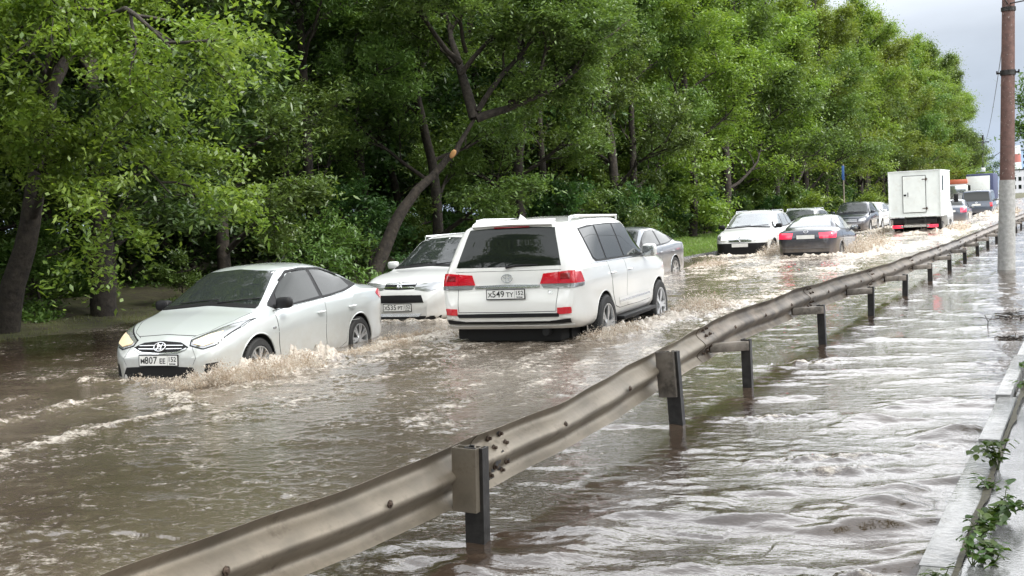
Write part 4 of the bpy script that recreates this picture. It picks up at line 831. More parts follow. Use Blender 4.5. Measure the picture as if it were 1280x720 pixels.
# queue of oncoming cars farther back
P = make_car('silver_estate_car', 'crossover', (4.4, 1.74, 1.60), 'silver', (-11.0, 48.6), R(-90), 'silver estate car with roof rails, mostly hidden between the white crossover and dark saloon', 'car', glass_mat='glass', detail={'mirror': 'silver'}, roofbars=(-1.5, -1.3, -.5, .1, .25)); face(P, None, .52)
P = make_car('dark_crossover', 'crossover', (4.7, 1.86, 1.72), 'dark_blue', (-10.95, 60.1), R(-88), 'dark oncoming crossover with a black windscreen in the queue left of the van-bodied truck', 'car', detail={'mirror': 'dark_blue'}, lower='black'); face(P, None, .56)
P = make_car('white_hatchback', 'crossover', (4.3, 1.76, 1.62), 'cool_white', (-11.3, 66.3), R(-90), 'white car showing only its roof behind the dark oncoming crossover', 'car', glass_mat='sheen_glass', detail={'mirror': 'cool_white'}); face(P, None, .52)
P = make_car('charcoal_saloon', 'saloon', (4.5, 1.78, 1.50), 'dark_grey', (-11.35, 72.3), R(-89), 'charcoal oncoming saloon with a pale windscreen just left of the white truck body', 'car', glass_mat='sheen_glass', detail={'mirror': 'dark_grey'}); face(P, None, .50)
P = make_car('dark_hatchback', 'saloon', (4.1, 1.70, 1.52), 'slate', (-7.45, 71.5), R(90), 'small dark car with red tail lamps squeezed between the truck and the dark van', 'car', glass_mat='glass', detail={'mirror': 'slate'}); simple_rear(P, 'red_lamp_lit', .76, .98, .50, .80, .86)
P = make_car('dark_van', 'van', (4.9, 1.92, 1.98), 'slate', (-7.05, 82.6), R(90.5), 'dark slate passenger van driving away beside the concrete-footed pole', 'van', detail={'mirror': 'black'})
simple_rear(P, 'red_lamp', .88, 1.14, .77, .93, 1.03); emblem(P['root'], P['sh'], 'x-', 0, 1.16, 'plain', 1.2, .016); pan(P, 'lower_bumper', 'x-', [(-.86, .52), (.86, .52)], [(-.84, .38), (.84, .38)], 'black', off=.01)
P = make_car('white_saloon', 'saloon', (4.4, 1.75, 1.5), 'cool_white', (-10.25, 143), R(-90), 'small white oncoming car far off between the dark van and the pole', 'car', glass_mat='glass', detail={'mirror': 'cool_white'}); face(P, None, .5)

# ---- box truck
def box_truck():
    t = empty('box_truck', (-6.92, 51.4, -WD), R(90), label='white box-bodied truck driving away, single door in its rear wall and red lamps below', cat='truck')
    b = MB(); x0, x1, y, z0, z1 = 0, 3.3, 1.05, .98, 2.90
    b.box(((x0+x1)/2, 0, (z0+z1)/2), (x1-x0, 2*y, z1-z0), bev=0); b.build('box_body', M['box_white'], t, ang=30)
    b = MB()
    for sg in (1, -1):
        b.box((-.012, sg*(y-.02), (z0+z1)/2), (.03, .05, z1-z0+.02)); b.box((1.65, sg*(y+.006), z1-.01), (3.32, .02, .05)); b.box((1.65, sg*(y+.006), z0+.03), (3.32, .02, .07))
    b.box((-.012, 0, z1), (.03, 2*y-.06, .04)); b.box((-.012, 0, z0+.02), (.03, 2*y-.06, .05)); b.build('corner_trim', M['box_white'], t)
    b = MB(); b.box((-.010, .01, 1.93), (.03, .94, 1.56)); d = b.build('rear_door', M['black'], t, ang=0)
    b = MB(); b.box((-.024, .01, 1.93), (.03, .895, 1.515)); b.build('door_panel', M['box_white'], d)
    b = MB(); b.box((-.046, .38, 1.90), (.02, .10, .07)); b.box((-.05, .26, 1.92), (.02, .025, .18)); b.tube([(-.05, .38, 1.90), (-.07, .38, 1.86)], .015, 6); b.build('latch', M['black'], d)
    b = MB(); [b.box((-.045, -.42, z), (.02, .22, .035)) for z in (1.32, 2.54)]; [b.tube([(-.05, -.485, z-.06), (-.05, -.485, z+.06)], .02, 8) for z in (1.32, 2.54)]; b.build('hinge', M['bolt'], d)
    for sg in (1, -1):
        b = MB(); b.box((.55, sg*(y+.012), 2.35), (.26, .02, .62)); w = b.build('side_window', M['black'], t); b = MB(); b.box((.55, sg*(y+.018), 2.35), (.20, .02, .55)); b.build('pane', M['glass'], w)
    b = MB(); b.box((2.4, .40, .80), (5.2, .09, .18)); b.box((2.4, -.40, .80), (5.2, .09, .18)); b.box((.02, 0, .78), (.10, 1.7, .16)); b.box((.3, 0, .90), (.5, 2.0, .06)); b.box((.6, .75, .66), (.1, .45, .42)); b.box((.6, -.75, .66), (.1, .45, .42)); b.box((1.2, 0, .5), (.25, 1.3, .25), bev=.5); b.build('chassis', M['well'], t)
    b = MB(); b.box((-.03, 0, .60), (.06, .9, .10)); b.build('rear_bumper', M['chrome'], t)
    for sg in (1, -1):
        b = MB(); b.box((-.07, sg*.70, .58), (.07, .44, .13), bev=.3); tl = b.build('tail_light', M['red_lamp_lit'], t); b = MB(); b.box((-.075, sg*.52, .58), (.07, .10, .10), bev=.3); b.build('reverse_lamp', M['clear_lamp'], tl)
    for sg in (1, -1):
        wheel(t, 1.2, sg*.80, .37, .36, sg, 6, False); wheel(t, 4.3, sg*.86, .37, .22, sg, 6, False)
    b = MB(); v = []; f = []
    prof = [(3.45, .5), (3.45, 2.10), (3.7, 2.2), (4.3, 2.18), (4.75, 1.42), (5.35, 1.15), (5.5, .9), (5.5, .45)]
    for sg in (1, -1):
        for (x, z) in prof: v.append((x, sg*(.93 if z < 1.5 else .80), z))
    k = len(prof); f = [(i, (i+1) % k, k+(i+1) % k, k+i) for i in range(k)]+[tuple(range(k))[::-1], tuple(range(k, 2*k))]
    b.add(v, f); b.build('cab', M['cool_white'], t, ang=25)
    for sg in (1, -1):
        b = MB(); b.add([(3.75, sg*.885, 1.42), (4.62, sg*.905, 1.42), (4.25, sg*.84, 2.05), (3.75, sg*.835, 2.05)], [(0, 1, 2, 3) if sg < 0 else (3, 2, 1, 0)]); b.build('cab_window', M['glass'], t, ang=0)
        b = MB(); b.tube([(4.5, sg*.9, 1.5), (4.55, sg*1.14, 1.62)], .015, 6); b.box((4.55, sg*1.17, 1.66), (.05, .18, .36), bev=.4); b.build('mirror', M['black'], t)
    b = MB(); b.add([(4.32, -.74, 2.10), (4.32, .74, 2.10), (4.75, .86, 1.46), (4.75, -.86, 1.46)], [(0, 1, 2, 3)]); b.build('windscreen', M['glass'], t, ang=0)
box_truck()
def far_truck():
    t = empty('covered_lorry', (-9.0, 106, -WD), R(90), label='lorry with a white tailboard sheet under a dark blue cover, ahead of the dark van', cat='truck')
    b = MB(); b.box((2.4, 0, 2.2), (4.8, 2.2, 2.3), bev=.12); b.build('cover', mat('dark_blue_canvas', (.035, .045, .10), .7, noise=.2), t)
    b = MB(); b.box((-.02, .12, 2.15), (.06, 1.85, 2.0), bev=.16); b.build('tail_sheet', M['box_white'], t)
    b = MB(); b.box((3.0, 0, .85), (6, 1.2, .25)); b.box((0, 0, .8), (.1, 2.1, .2)); b.build('chassis', M['well'], t)
    b = MB(); b.box((5.9, 0, 1.6), (1.7, 2.0, 2.1), bev=.25); b.build('cab', M['cool_white'], t)
    for sg in (1, -1):
        wheel(t, 1.2, sg*.85, .42, .3, sg, 6, False); wheel(t, 5.6, sg*.85, .42, .24, sg, 6, False)
        b = MB(); b.box((-.06, sg*.85, .8), (.06, .3, .14)); b.build('tail_light', M['red_lamp'], t)
far_truck()
def bus():
    t = empty('orange_bus', (-11.1, 106, -WD), R(-90), label='oncoming bus with an orange-red roof front and big pale windscreen beyond the truck', cat='bus')
    o = mat('orange_bus_paint', (.50, .13, .07), .4, coat=.4, noise=.05)
    b = MB(); b.box((-4, 0, 1.45), (8.4, 2.3, 2.3), bev=.12); b.build('body', M['cool_white'], t); b = MB(); b.box((-4, 0, 2.76), (8.42, 2.32, .40), bev=.3); b.build('roof', o, t)
    b = MB(); b.box((.205, 0, 1.85), (.06, 2.05, 1.15), bev=.15); b.build('windscreen', M['sheen_glass'], t)
    b = MB(); b.box((.21, 0, .85), (.06, 2.1, .55), bev=.15); b.build('front_panel', M['cool_white'], t)
    for sg in (1, -1):
        for i in range(5): b = MB(); b.box((-1.2-i*1.45, sg*1.155, 1.95), (1.3, .03, .8), bev=.15); b.build('side_window', M['glass'], t)
        wheel(t, -1.4, sg*1.02, .42, .26, sg, 6, False); wheel(t, -6.2, sg*1.02, .42, .26, sg, 6, False)
        b = MB(); b.box((.23, sg*.85, .85), (.05, .28, .16), bev=.4); b.build('headlight', M['clear_lamp'], t)
        b = MB(); b.tube([(.2, sg*1.1, 2.5), (.5, sg*1.3, 2.45)], .02, 6); b.box((.5, sg*1.32, 2.2), (.06, .2, .45), bev=.4); b.build('mirror', M['black'], t)
bus()

# ------------------------------------------------------------------ guard rail
def beam_top(y): return float(np.interp(y, [-6, 2.8, 4.4, 5.3, 6.5, 8.6, 10.7, 14, 20, 30, 60, 200], [.55, .545, .505, .495, .505, .585, .64, .645, .55, .50, .50, .5]))
def beam_x(y): return float(np.interp(y, [-6, 7.5, 10.5, 200], [-3.0, -3.0, -3.14, -3.14]))
def guard_rail():
    g = empty('guard_rail', (-2.95, 5.2, 0), label='long dented galvanised guard rail on dark posts running up the flooded road', cat='guard rail')
    zz = np.array([-.312, -.300, -.27, -.235, -.20, -.178, -.155, -.132, -.11, -.075, -.04, -.012, 0]); dd = np.array([.030, .048, .050, .030, .004, .000, .026, .026, .026, .004, .030, .052, .056])
    zz = np.linspace(-.312, 0, 40)
    u = (zz+.156)/.156; dd = .092*np.exp(-(u/.40)**2*1.0) + .060*np.clip((np.abs(u)-.60)/.40, 0, 1)**1.3
    y = -3.0; gap = []; segs = []
    while y < 135: L_ = 4.32 if y < 60 else 8.64; segs.append((y, y+L_)); y += L_
    off = Vector((2.95, -5.2, 0))
    for (a, c) in segs:
        n = max(6, int((c-a)/(.08 if a < 14 else .3))); ys = np.linspace(a-.15, c+.15, n); k = len(zz); V = []; F = []
        for side in (0, 1):
            for q, yy in enumerate(ys):
                bx, tz = beam_x(yy), beam_top(yy); dn = .010*math.sin(yy*3.1)+.006*math.sin(yy*7.7+1)
                lap = .006*(q < n*.06)
                for j in range(k):
                    V.append((bx-.095+dd[j]+dn*(.4+.8*j/k)+(.0045 if side == 0 else 0)+lap, yy, tz+zz[j]+.006*math.sin(yy*2.3+j*.05)))
        N = n*k
        for q in range(n-1):
            for j in range(k-1):
                i = q*k+j; F.append((i, i+1, i+k+1, i+k)); F.append((N+i, N+i+k, N+i+k+1, N+i+1))
            F.append((q*k+k-1, N+q*k+k-1, N+(q+1)*k+k-1, (q+1)*k+k-1)); F.append((q*k, (q+1)*k, N+(q+1)*k, N+q*k))
        for j in range(k-1): F.append((j, N+j, N+j+1, j+1)); e = (n-1)*k; F.append((e+j, e+j+1, N+e+j+1, N+e+j))
        b = MB(); b.add([Vector(p)+off for p in V], F); bm_ = b.build('beam', M['galv'] if a < 7 else M['galv_far'], g, ang=50)
        if a < 40:
            for yb in (a+.02, a+.16):
                for zj in (-.05, -.10, -.21, -.26):
                    b = MB(); j = int(np.argmin(np.abs(zz-zj))); b.lathe([(0, .026), (.009, .025), (.010, .010), (.017, .008), (.018, 0)], 8, 'x', Vector((beam_x(yb)-.095+dd[j]+.006, yb, beam_top(yb)+zj))+off); b.build('bolt', M['bolt'], bm_)
            for yb in np.arange(a+.9, c-.5, 1.15):
                b = MB(); b.lathe([(0, .016), (.009, .015), (.012, .008), (.020, .006), (.021, 0)], 8, 'x', Vector((beam_x(yb)-.095+dd[20]+.006, yb, beam_top(yb)-.14))+off); b.build('bolt', M['bolt'], bm_)
            # torn scabs of old reflector and mud at the lap
            for q in range(9):
                j = int(rng.integers(4, 38)); yb = a+.08+rng.normal(0, .09); cx = Vector((beam_x(yb)-.095+dd[j]+.0085, yb, beam_top(yb)+zz[j]))+off
                pts = [cx+Vector((0, rng.uniform(.01, .03)*math.cos(t), rng.uniform(.008, .022)*math.sin(t))) for t in np.linspace(0, 5.4, 7)]; b = MB(); b.add(pts, [tuple(range(7))]); b.build('mud_patch', M['post_dark'], bm_, ang=0)
    gaps = np.concatenate([[-1, 0, 1, 1.593], 1.593+np.arange(1, 40)]); 
    for i, q in enumerate(gaps):
        y = 5.17+3.24*q
        if y > 130: break
        plate_type = i in (0, 1, 2); lean = random.uniform(-.03, .03) if i > 2 else (.035 if i == 1 else -.045)
        top = beam_top(y)-.0 if plate_type else beam_top(y)-.185
        b = MB(); mtx = Matrix.Rotation(lean, 3, 'Y'); w, dp, t = (.110, .06, .008) if plate_type else (.085, .06, .008)
        c0 = Vector((-2.93 if plate_type else -2.90, y+.03, 0)); hgt = top+.75; zc = top-hgt/2
        for (cx, cy, sx, sy) in ((0, 0, w, t), (-w/2+t/2, dp/2, t, dp), (w/2-t/2, dp/2, t, dp), (w/2-.014, dp, .028, t), (-w/2+.014, dp, .028, t)):
            b.box(c0+mtx@Vector((cx, cy, zc))+off, (sx-.001*abs(cx), sy, hgt), mat=mtx)
        po = b.build('post', M['post_dark'], g, ang=30)
        b = MB()
        if plate_type:
            w, dp, t, h = .140, .085, .006, .335 if i == 1 else .35; zc = top-h/2+.004; c0 = Vector((-2.965, y-.012, 0))
            for (cx, cy, sx, sy) in ((0, 0, w, t), (-w/2+t/2, dp/2, t, dp), (w/2-t/2, dp/2, t, dp), (w/2-.02, dp, .04, t), (-w/2+.03, dp*.8, .06, t)):
                b.box(c0+mtx@Vector((cx, cy, zc))+off, (sx, sy, h), mat=mtx)
            b.build('bracket', M['galv'] if i != 2 else M['galv_dark'], po, ang=30)
        else:
            a = Vector((beam_x(y)-.03, y-.16, top-.06)); c = Vector((-2.90, y+.02, top-.055)); d = (c-a); ang = math.atan2(d.y, d.x)
            b.box((a+c)/2+off, (d.length+.05, .05, .085), mat=Matrix.Rotation(ang, 3, 'Z'), bev=.12)
            b.build('arm', M['galv_dark'], po, ang=30)
M['galv_dark'] = mat('weathered_steel', (.17, .15, .13), .45, .5, noise=.35, nscale=8, dirt=((.04, .035, .03), 6, .5, .7))
guard_rail()

# ------------------------------------------------------------------ pole, cables and far street furniture
def street_pole():
    p = empty('street_pole', (-1.765, 26.48, -.05), label='tall brown street pole with a pale concrete foot standing in the flood', cat='pole')
    ax = lambda z: Vector((.055*z/1.88 if z < 1.88 else .055+.10*(z-1.88)/3.72, 0, 0))
    b = MB(); zs = np.linspace(-.5, 1.93, 14); b.tube([ax(max(0, z))+Vector((0, 0, z)) for z in zs], [.178-.012*max(0, z) for z in zs], 28); b.build('concrete_foot', M['concrete'], p)
    b = MB(); zs = np.linspace(1.9, 9.2, 12); b.tube([ax(z)+Vector((0, 0, z)) for z in zs], [.147-.006*(z-1.9) for z in zs], 28); b.build('shaft', M['rust'], p)
    b = MB(); c = ax(4.15)+Vector((0, 0, 4.15)); b.lathe([(.14, -.05), (.155, -.05), (.155, .05), (.14, .05)], 28, 'z', c); b.box(c, (.44, .05, .035)); b.box(c+Vector((-.21, 0, .02)), (.03, .05, .06)); b.box(c+Vector((.21, 0, .02)), (.03, .05, .06)); b.build('clamp', M['post_dark'], p)
    b = MB(); c = ax(5.45)+Vector((0, 0, 5.45)); b.lathe([(.13, -.04), (.145, -.04), (.145, .04), (.13, .04)], 28, 'z', c); b.build('collar', M['post_dark'], p)
street_pole()
def cable(name, a, c, sag, r, label, group=None):
    b = MB(); a, c = Vector(a), Vector(c); n = 24; b.tube([a.lerp(c, i/n)+Vector((0, 0, -sag*4*(i/n)*(1-i/n))) for i in range(n+1)], r, 5, cap=False); b.build(name, M['wire'], label=label, cat='cable', group=group)
cable('overhead_cable', (-1.62, 26.4, 5.42), (-10.2, 124.4, 6.4), 1.0, .010, 'thin dark overhead cable running from the brown pole to the far utility pole')
cable('overhead_cable', (-1.60, 26.4, 5.5), (3.5, 22, 6.6), .35, .014, 'drooping dark cable leaving the top of the pole to the right')
cable('overhead_cable', (-1.62, 26.4, 5.5), (-2.6, 8.0, 7.5), .3, .014, 'dark cable looping from the pole towards the viewer')
def utility_pole():
    p = empty('utility_pole', (-10.25, 124.2, -.1), label='thin far utility pole rising over the lorry', cat='pole')
    b = MB(); b.tube([(0, 0, 0), (.1, 0, 7.2)], [.13, .09], 12); b.build('shaft', M['post_dark'], p); b = MB(); b.box((.09, 0, 6.5), (1.2, .1, .1)); b.build('crossarm', M['post_dark'], p)
    p = empty('hanging_lamp', (-8.86, 108, 3.3), label='white box lamp slung on wires above the lorry', cat='lamp')
    b = MB(); b.box((0, 0, .12), (.34, .3, .36), bev=.25); b.build('housing', M['box_white'], p); b = MB(); b.box((0, 0, .5), (.03, .03, .5)); b.build('hanger', M['wire'], p)
utility_pole()
cable('overhead_cable', (-10.2, 124.2, 6.4), (-8.86, 108, 4.05), .0, .02, 'wire holding the white box lamp to the utility pole'); cable('overhead_cable', (-8.86, 108, 4.05), (-2.0, 60, 5.4), .3, .02, 'wire running from the white box lamp behind the brown pole')
def sign():
    p = empty('road_sign', (-11.95, 62.5, -.1), label='small blue road sign on a post just left of the truck body', cat='sign')
    b = MB(); b.tube([(0, 0, 0), (0, 0, 3.5)], .04, 8); b.build('post', M['galv'], p); b = MB(); b.box((0, -.05, 3.05), (.13, .02, .75), bev=.15); b.build('sign_plate', mat('sign_blue', (.05, .12, .32), .4, noise=.05), p)
sign()
def far_buildings():
    t = empty('striped_chimney', (-26.2, 459, -4), label='far chimney banded red and white right of the pole', cat='chimney'); m_r = mat('faded_red_band', (.34, .12, .10), .8, noise=.1)
    for i in range(7): b = MB(); b.lathe([(1.9-.12*i, i*3), (1.78-.12*i, i*3+3)], 20, 'z'); b.build('band', m_r if i % 2 else M['box_white'], t)
    bp = mat('pale_render', (.5, .5, .5), .8, noise=.05)
    for (nm, x, y, w, d, h, lab) in (('far_block', -21.5, 420, 8, 12, 9.5, 'low pale block at the end of the road right of the pole'), ('far_tower', -26.5, 545, 5, 10, 19.5, 'bluish far tower at the right edge of the view')):
        t = empty(nm, (x, y, -2), label=lab, cat='building'); b = MB(); b.box((0, 0, h/2), (w, d, h)); b.build('wall', bp if nm == 'far_block' else mat('blue_grey_cladding', (.30, .42, .58), .5, noise=.06), t)
        b = MB(); b.box((0, 0, h+.2), (w+.4, d+.4, .4)); b.build('roof', M['post_dark'], t)
        for i in range(int(w/1.6)):
            for k in range(int(h/2.6)): b = MB(); b.box((-w/2+1+i*1.6, -d/2-.02, 1.5+k*2.6), (.9, .06, 1.3)); b.build('window', M['glass'], t)
far_buildings()

# ------------------------------------------------------------------ trees
def leaf_quads(C, L, W, up=.55, droop=.25):
    """leaf blades at centres C: each a folded rhombus of two triangles sharing the midrib"""
    n = len(C); nz = rng.normal(0, 1, (n, 3)); nz[:, 2] = np.abs(nz[:, 2])+up*2; nz /= np.linalg.norm(nz, axis=1)[:, None]
    d = rng.normal(0, 1, (n, 3)); d[:, 2] -= droop*2; d -= nz*(d*nz).sum(1)[:, None]; d /= np.linalg.norm(d, axis=1)[:, None]+1e-9
    s = np.cross(nz, d); L = (L*np.clip(np.exp(rng.normal(-.08, .36, n)), .4, 2))[:, None]; W = (W*rng.uniform(.7, 1.2, n))[:, None]
    V = np.stack([C-d*L*.5, C+s*W*.5-nz*W*.12-d*L*.08, C+d*L*.5-nz*L*.10, C-s*W*.5-nz*W*.12-d*L*.08], 1).reshape(-1, 3)
    i = np.arange(n)*4; F = np.concatenate([np.stack([i, i+1, i+2], -1), np.stack([i, i+2, i+3], -1)])
    return V, F
def crown_mesh(name, C, tint, L, W, m, droop=.25):
    V, F = leaf_quads(C, L, W, droop=droop); me = np_mesh(name, V, F, m); a = me.attributes.new('tint', 'FLOAT', 'POINT'); a.data.foreach_set('value', np.repeat(np.clip(tint, 0, 1), 4).astype(np.float32))
    return me
def branchlets(p0, d0, ln, r0, depth, out, tips, droop, r_):
    """a curved limb and its side shoots; leaves go on the last two orders"""
    n = 7; pts = [np.array(p0)]; d = np.array(d0, float); d /= np.linalg.norm(d)
    for i in range(n):
        d = d + r_.normal(0, .11, 3) + np.array([0, 0, -droop*(i/n)*.22 + .03]); d /= np.linalg.norm(d); pts.append(pts[-1]+d*ln/n)
    out.append((pts, [max(.006, r0*(1-.82*i/n)) for i in range(n+1)]))
    if depth == 0: tips.append(pts); return
    k = {2: 7, 1: 6}[depth]
    for j in range(k):
        t = .28+.72*(j+r_.random()*.6)/k; i = min(n-1, int(t*n)); q = pts[i]+(pts[i+1]-pts[i])*(t*n-i if t*n-i < 1 else 1)
        ax = pts[min(n, i+1)]-pts[i]; ax /= np.linalg.norm(ax); s = r_.normal(0, 1, 3); s -= ax*(s@ax); s /= np.linalg.norm(s); s[2] = s[2]*.6+.1
        branchlets(q, ax*.75+s*.85, ln*(.50-.12*t)*r_.uniform(.8, 1.25), r0*(.5-.2*t), depth-1, out, tips, droop, r_)
    if depth == 1: tips.append(pts[3:])
def tree_meshes(name, seed, H, trunk, limbs, nleaf, L, W, leafm, r0=.22, droop=.5, base=.22, spread=3.6, barkm='bark', clump=.20, extra=None):
    r_ = np.random.default_rng(seed); out, tips = [], []
    T = np.array(trunk, float) if trunk is not None else np.array([(0, 0, -.6), (r_.normal(0, .1), r_.normal(0, .1), H*.25), (r_.normal(0, .25), r_.normal(0, .25), H*.5), (r_.normal(0, .4), r_.normal(0, .4), H*.74), (r_.normal(0, .5), r_.normal(0, .5), H*.93)])
    tt = np.linspace(0, len(T)-1, 18); TP = [np.array([np.interp(t, range(len(T)), T[:, a]) for a in range(3)])+ (r_.normal(0, .025, 3) if 0 < t else 0) for t in tt]
    TR = [max(.03, r0*(1.25 if i == 0 else 1.0)*(1-.80*i/17)) for i in range(18)]
    out.append((TP, TR))
    for j in range(limbs):
        t = base+(1-base)*(j+r_.random()*.5)/limbs; i = min(16, int(t*17)); az = j*2.4+r_.normal(0, .35); el = R(18+48*t+r_.normal(0, 7))
        ln = spread*(1.1-.62*t)*r_.uniform(.85, 1.2)
        branchlets(TP[i], (math.cos(az)*math.cos(el), math.sin(az)*math.cos(el), math.sin(el)), ln, TR[i]*.5, 2, out, tips, droop, r_)
    if extra: 
        for (p, d, ln, rr, dep) in extra: branchlets(p, d, ln, rr, dep, out, tips, droop, r_)
    b = MB()
    for pts, rad in out:
        if max(rad) > .010: b.tube(pts, rad, 10 if rad[0] > .12 else (6 if rad[0] > .04 else 4), cap=False)
    me_t = bpy.data.meshes.new(name+'_trunk'); me_t.from_pydata(b.v, [], b.f); me_t.materials.append(M[barkm]); me_t.polygons.foreach_set('use_smooth', [True]*len(me_t.polygons)); me_t.update()
    A = np.array([p[0] for p in tips]); seg = [np.array(p) for p in tips]
    idx = r_.integers(0, len(seg), nleaf); C = np.empty((nleaf, 3)); ct = r_.random(len(seg))
    for k, s in enumerate(seg):
        m = np.where(idx == k)[0]
        if len(m) == 0: continue
        t = r_.random(len(m))**.8*(len(s)-1); i = np.minimum(t.astype(int), len(s)-2); C[m] = s[i]+(s[i+1]-s[i])*(t-i)[:, None]
    C += r_.normal(0, clump*.62, C.shape)*[1, 1, .55]+ (r_.random((nleaf, 1)) < .25)*r_.normal(0, clump*1.2, C.shape)
    tint = .25+.5*ct[idx]+r_.normal(0, .16, nleaf)
    return me_t, crown_mesh(name+'_crown', C, tint, L, W, M[leafm], droop)
def put_tree(meshes, loc, rz, sc, label, group=None, name='broadleaf_tree', cat='tree', tilt=(0, 0)):
    e = empty(name, loc, rz, label=label, cat=cat, group=group); e.scale = (sc, sc, sc*random.uniform(.95, 1.08)); e.rotation_euler = (tilt[0], tilt[1], rz)
    for nm, me in zip(('trunk', 'crown'), meshes):
        o = bpy.data.objects.new(nm, me); COL.objects.link(o); o.parent = e
    return e
NEAR = [tree_meshes('near_a', 1, 13, None, 15, 72000, .135, .064, 'leaf', .20, base=.14), tree_meshes('near_b', 2, 12, None, 14, 70000, .14, .060, 'leaf', .19, base=.16, spread=3.9), tree_meshes('near_c', 3, 13.5, None, 15, 72000, .145, .052, 'leaf', .17, base=.10, spread=3.4, droop=.7)]
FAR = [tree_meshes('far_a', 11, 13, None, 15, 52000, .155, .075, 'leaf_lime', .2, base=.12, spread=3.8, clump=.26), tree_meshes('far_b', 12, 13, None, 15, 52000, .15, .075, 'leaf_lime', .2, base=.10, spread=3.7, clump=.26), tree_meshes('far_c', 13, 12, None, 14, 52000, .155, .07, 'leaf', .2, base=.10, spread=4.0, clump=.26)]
DEEP = [tree_meshes('deep_c', 23, 9, None, 14, 26000, .22, .12, 'leaf_shade', .16, base=.04, spread=4.2, clump=.34), tree_meshes('deep_a', 21, 14, None, 13, 17000, .24, .13, 'leaf_shade', .2, base=.22, spread=4.2, clump=.32), tree_meshes('deep_b', 22, 13, None, 13, 17000, .24, .13, 'leaf_shade', .22, base=.3, spread=4.4, clump=.32)]
# the trees that can be told apart
t0 = tree_meshes('left_tree', 31, 11, [(0, 0, -.5), (.35, 0, .8), (.78, .1, 1.7), (1.3, .2, 3.7), (2.1, .1, 5.4), (2.6, .0, 7.5), (2.9, 0, 9.5)], 10, 80000, .105, .056, 'leaf_lime', .24, base=.38, spread=3.3, droop=.9, clump=.17,
    extra=[((1.4, 0, 4.0), (1.0, -.55, .42), 3.4, .07, 2), ((1.7, .1, 4.7), (1.0, -.25, .15), 4.6, .08, 2), ((1.2, .1, 3.4), (1.0, -.1, .18), 4.2, .06, 2), ((1.5, .1, 4.3), (.5, -.9, .3), 3.0, .06, 2)])
put_tree(t0, (-17.3, 14.1, 0), 0, 1, 'dark leaning trunk at the left edge with bright lime leaves hanging over the verge')
t1 = tree_meshes('second_tree', 32, 12, [(0, 0, -.5), (.05, 0, 1), (.08, .05, 2.1), (.02, .1, 4.7), (-.3, .1, 7), (-.4, 0, 10)], 12, 64000, .13, .06, 'leaf_shade', .28, base=.34, spread=3.7, droop=.6)
put_tree(t1, (-17.65, 16.8, 0), 0, 1, 'thick upright dark trunk second from the left edge, behind the silver saloon bonnet')
t2 = tree_meshes('fork_tree', 33, 9, [(0, 0, -.5), (.75, .55, 1.75), (1.3, .9, 2.65), (2.1, 1.35, 3.45), (2.65, 1.7, 4.45)], 0, 84000, .13, .056, 'leaf', .205, droop=.35, spread=3, clump=.22,
    extra=[((2.65, 1.7, 4.4), (.95, .5, .42), 3.0, .13, 2), ((3.4, 2.1, 4.75), (1.0, .6, .12), 4.6, .10, 2), ((2.6, 1.7, 4.4), (-.25, -.05, 1.0), 4.6, .15, 2), ((2.3, 1.6, 5.6), (.5, .2, .8), 3.6, .08, 2), ((2.4, 1.5, 5.9), (-.7, -.4, .7), 3.4, .08, 2), ((3.9, 2.4, 4.85), (.6, -.2, .6), 3.2, .06, 2), ((2.5, 1.6, 6.2), (.2, -.8, .5), 3.2, .06, 2), ((2.7, 1.7, 4.6), (.3, .2, 1), 4.2, .09, 2)])
e = put_tree(t2, (-17.0, 25.0, .0), 0, 1, 'big forked dark tree leaning right over the road with a pale scar on its trunk')
b = MB(); v, f = supell(1, (.07, .035, .13), .8); mt = Euler((.25, .55, .5)).to_matrix(); b.add([mt@Vector(p)+Vector((2.18, 1.20, 3.46)) for p in v], f); b.build('trunk_scar', M['wood_scar'], e)
G1, G2, G3 = 'trees along the front of the roadside wood', 'trees deeper in the roadside wood', 'trees along the road far ahead'
# front row
y = 11.0; k = 0; rows = []
for (x, y, q, s) in ((-19.6, 10.6, 1, 1.0), (-20.3, 19.6, 0, .95), (-18.6, 21.6, 1, .92), (-19.0, 25.8, 2, .95), (-17.3, 29.5, 1, .93), (-16.6, 33.6, 0, .95), (-17.6, 36.8, 2, 1.0), (-16.3, 41.0, 0, 1.0), (-16.9, 45.2, 2, 1.03)):
    put_tree(NEAR[q], (x, y, .05), random.uniform(0, 6.28), s, 'leafy green tree in the nearer front row of the roadside wood', G1)
y = 48.5
while y < 139:
    put_tree(FAR[k % 3], (-15.9+1.5*float(sstep(60, 120, np.array(y)))+random.uniform(-.8, .7), y, .1), random.uniform(0, 6.28), random.uniform(.98, 1.12)*1.02, 'bright green tree in the front row of the wood farther along the road', G1); k += 1; y += random.uniform(3.4, 4.6)
for row, (x0, st) in enumerate(((-21.6, 4.3), (-26, 4.8), (-31, 4.4), (-37, 4.6), (-44, 5), (-51, 4), (-56, 4.5))):
    y = 6+row+(row > 2)*4
    while y < (90 if row > 4 else 150 if row < 2 else 128):
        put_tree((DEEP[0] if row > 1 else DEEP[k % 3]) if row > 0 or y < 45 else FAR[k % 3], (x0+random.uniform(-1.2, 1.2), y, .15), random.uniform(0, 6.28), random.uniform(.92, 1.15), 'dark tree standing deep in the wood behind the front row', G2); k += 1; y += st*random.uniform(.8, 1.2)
for (x, y, s) in ((-19.5, 176, .9), (-22, 150, .95), (-26, 168, 1), (-30, 200, 1.1), (-18, 200, .85), (-24, 230, 1), (-33, 240, 1.1), (-16.5, 138, .85), (-20, 142, .95)):
    put_tree(DEEP[0] if y > 150 else FAR[k % 3], (x, y, -.6), random.uniform(0, 6.28), s*(1.3 if y > 150 else 1), 'distant tree at the end of the roadside wood beyond the lorry', G3); k += 1
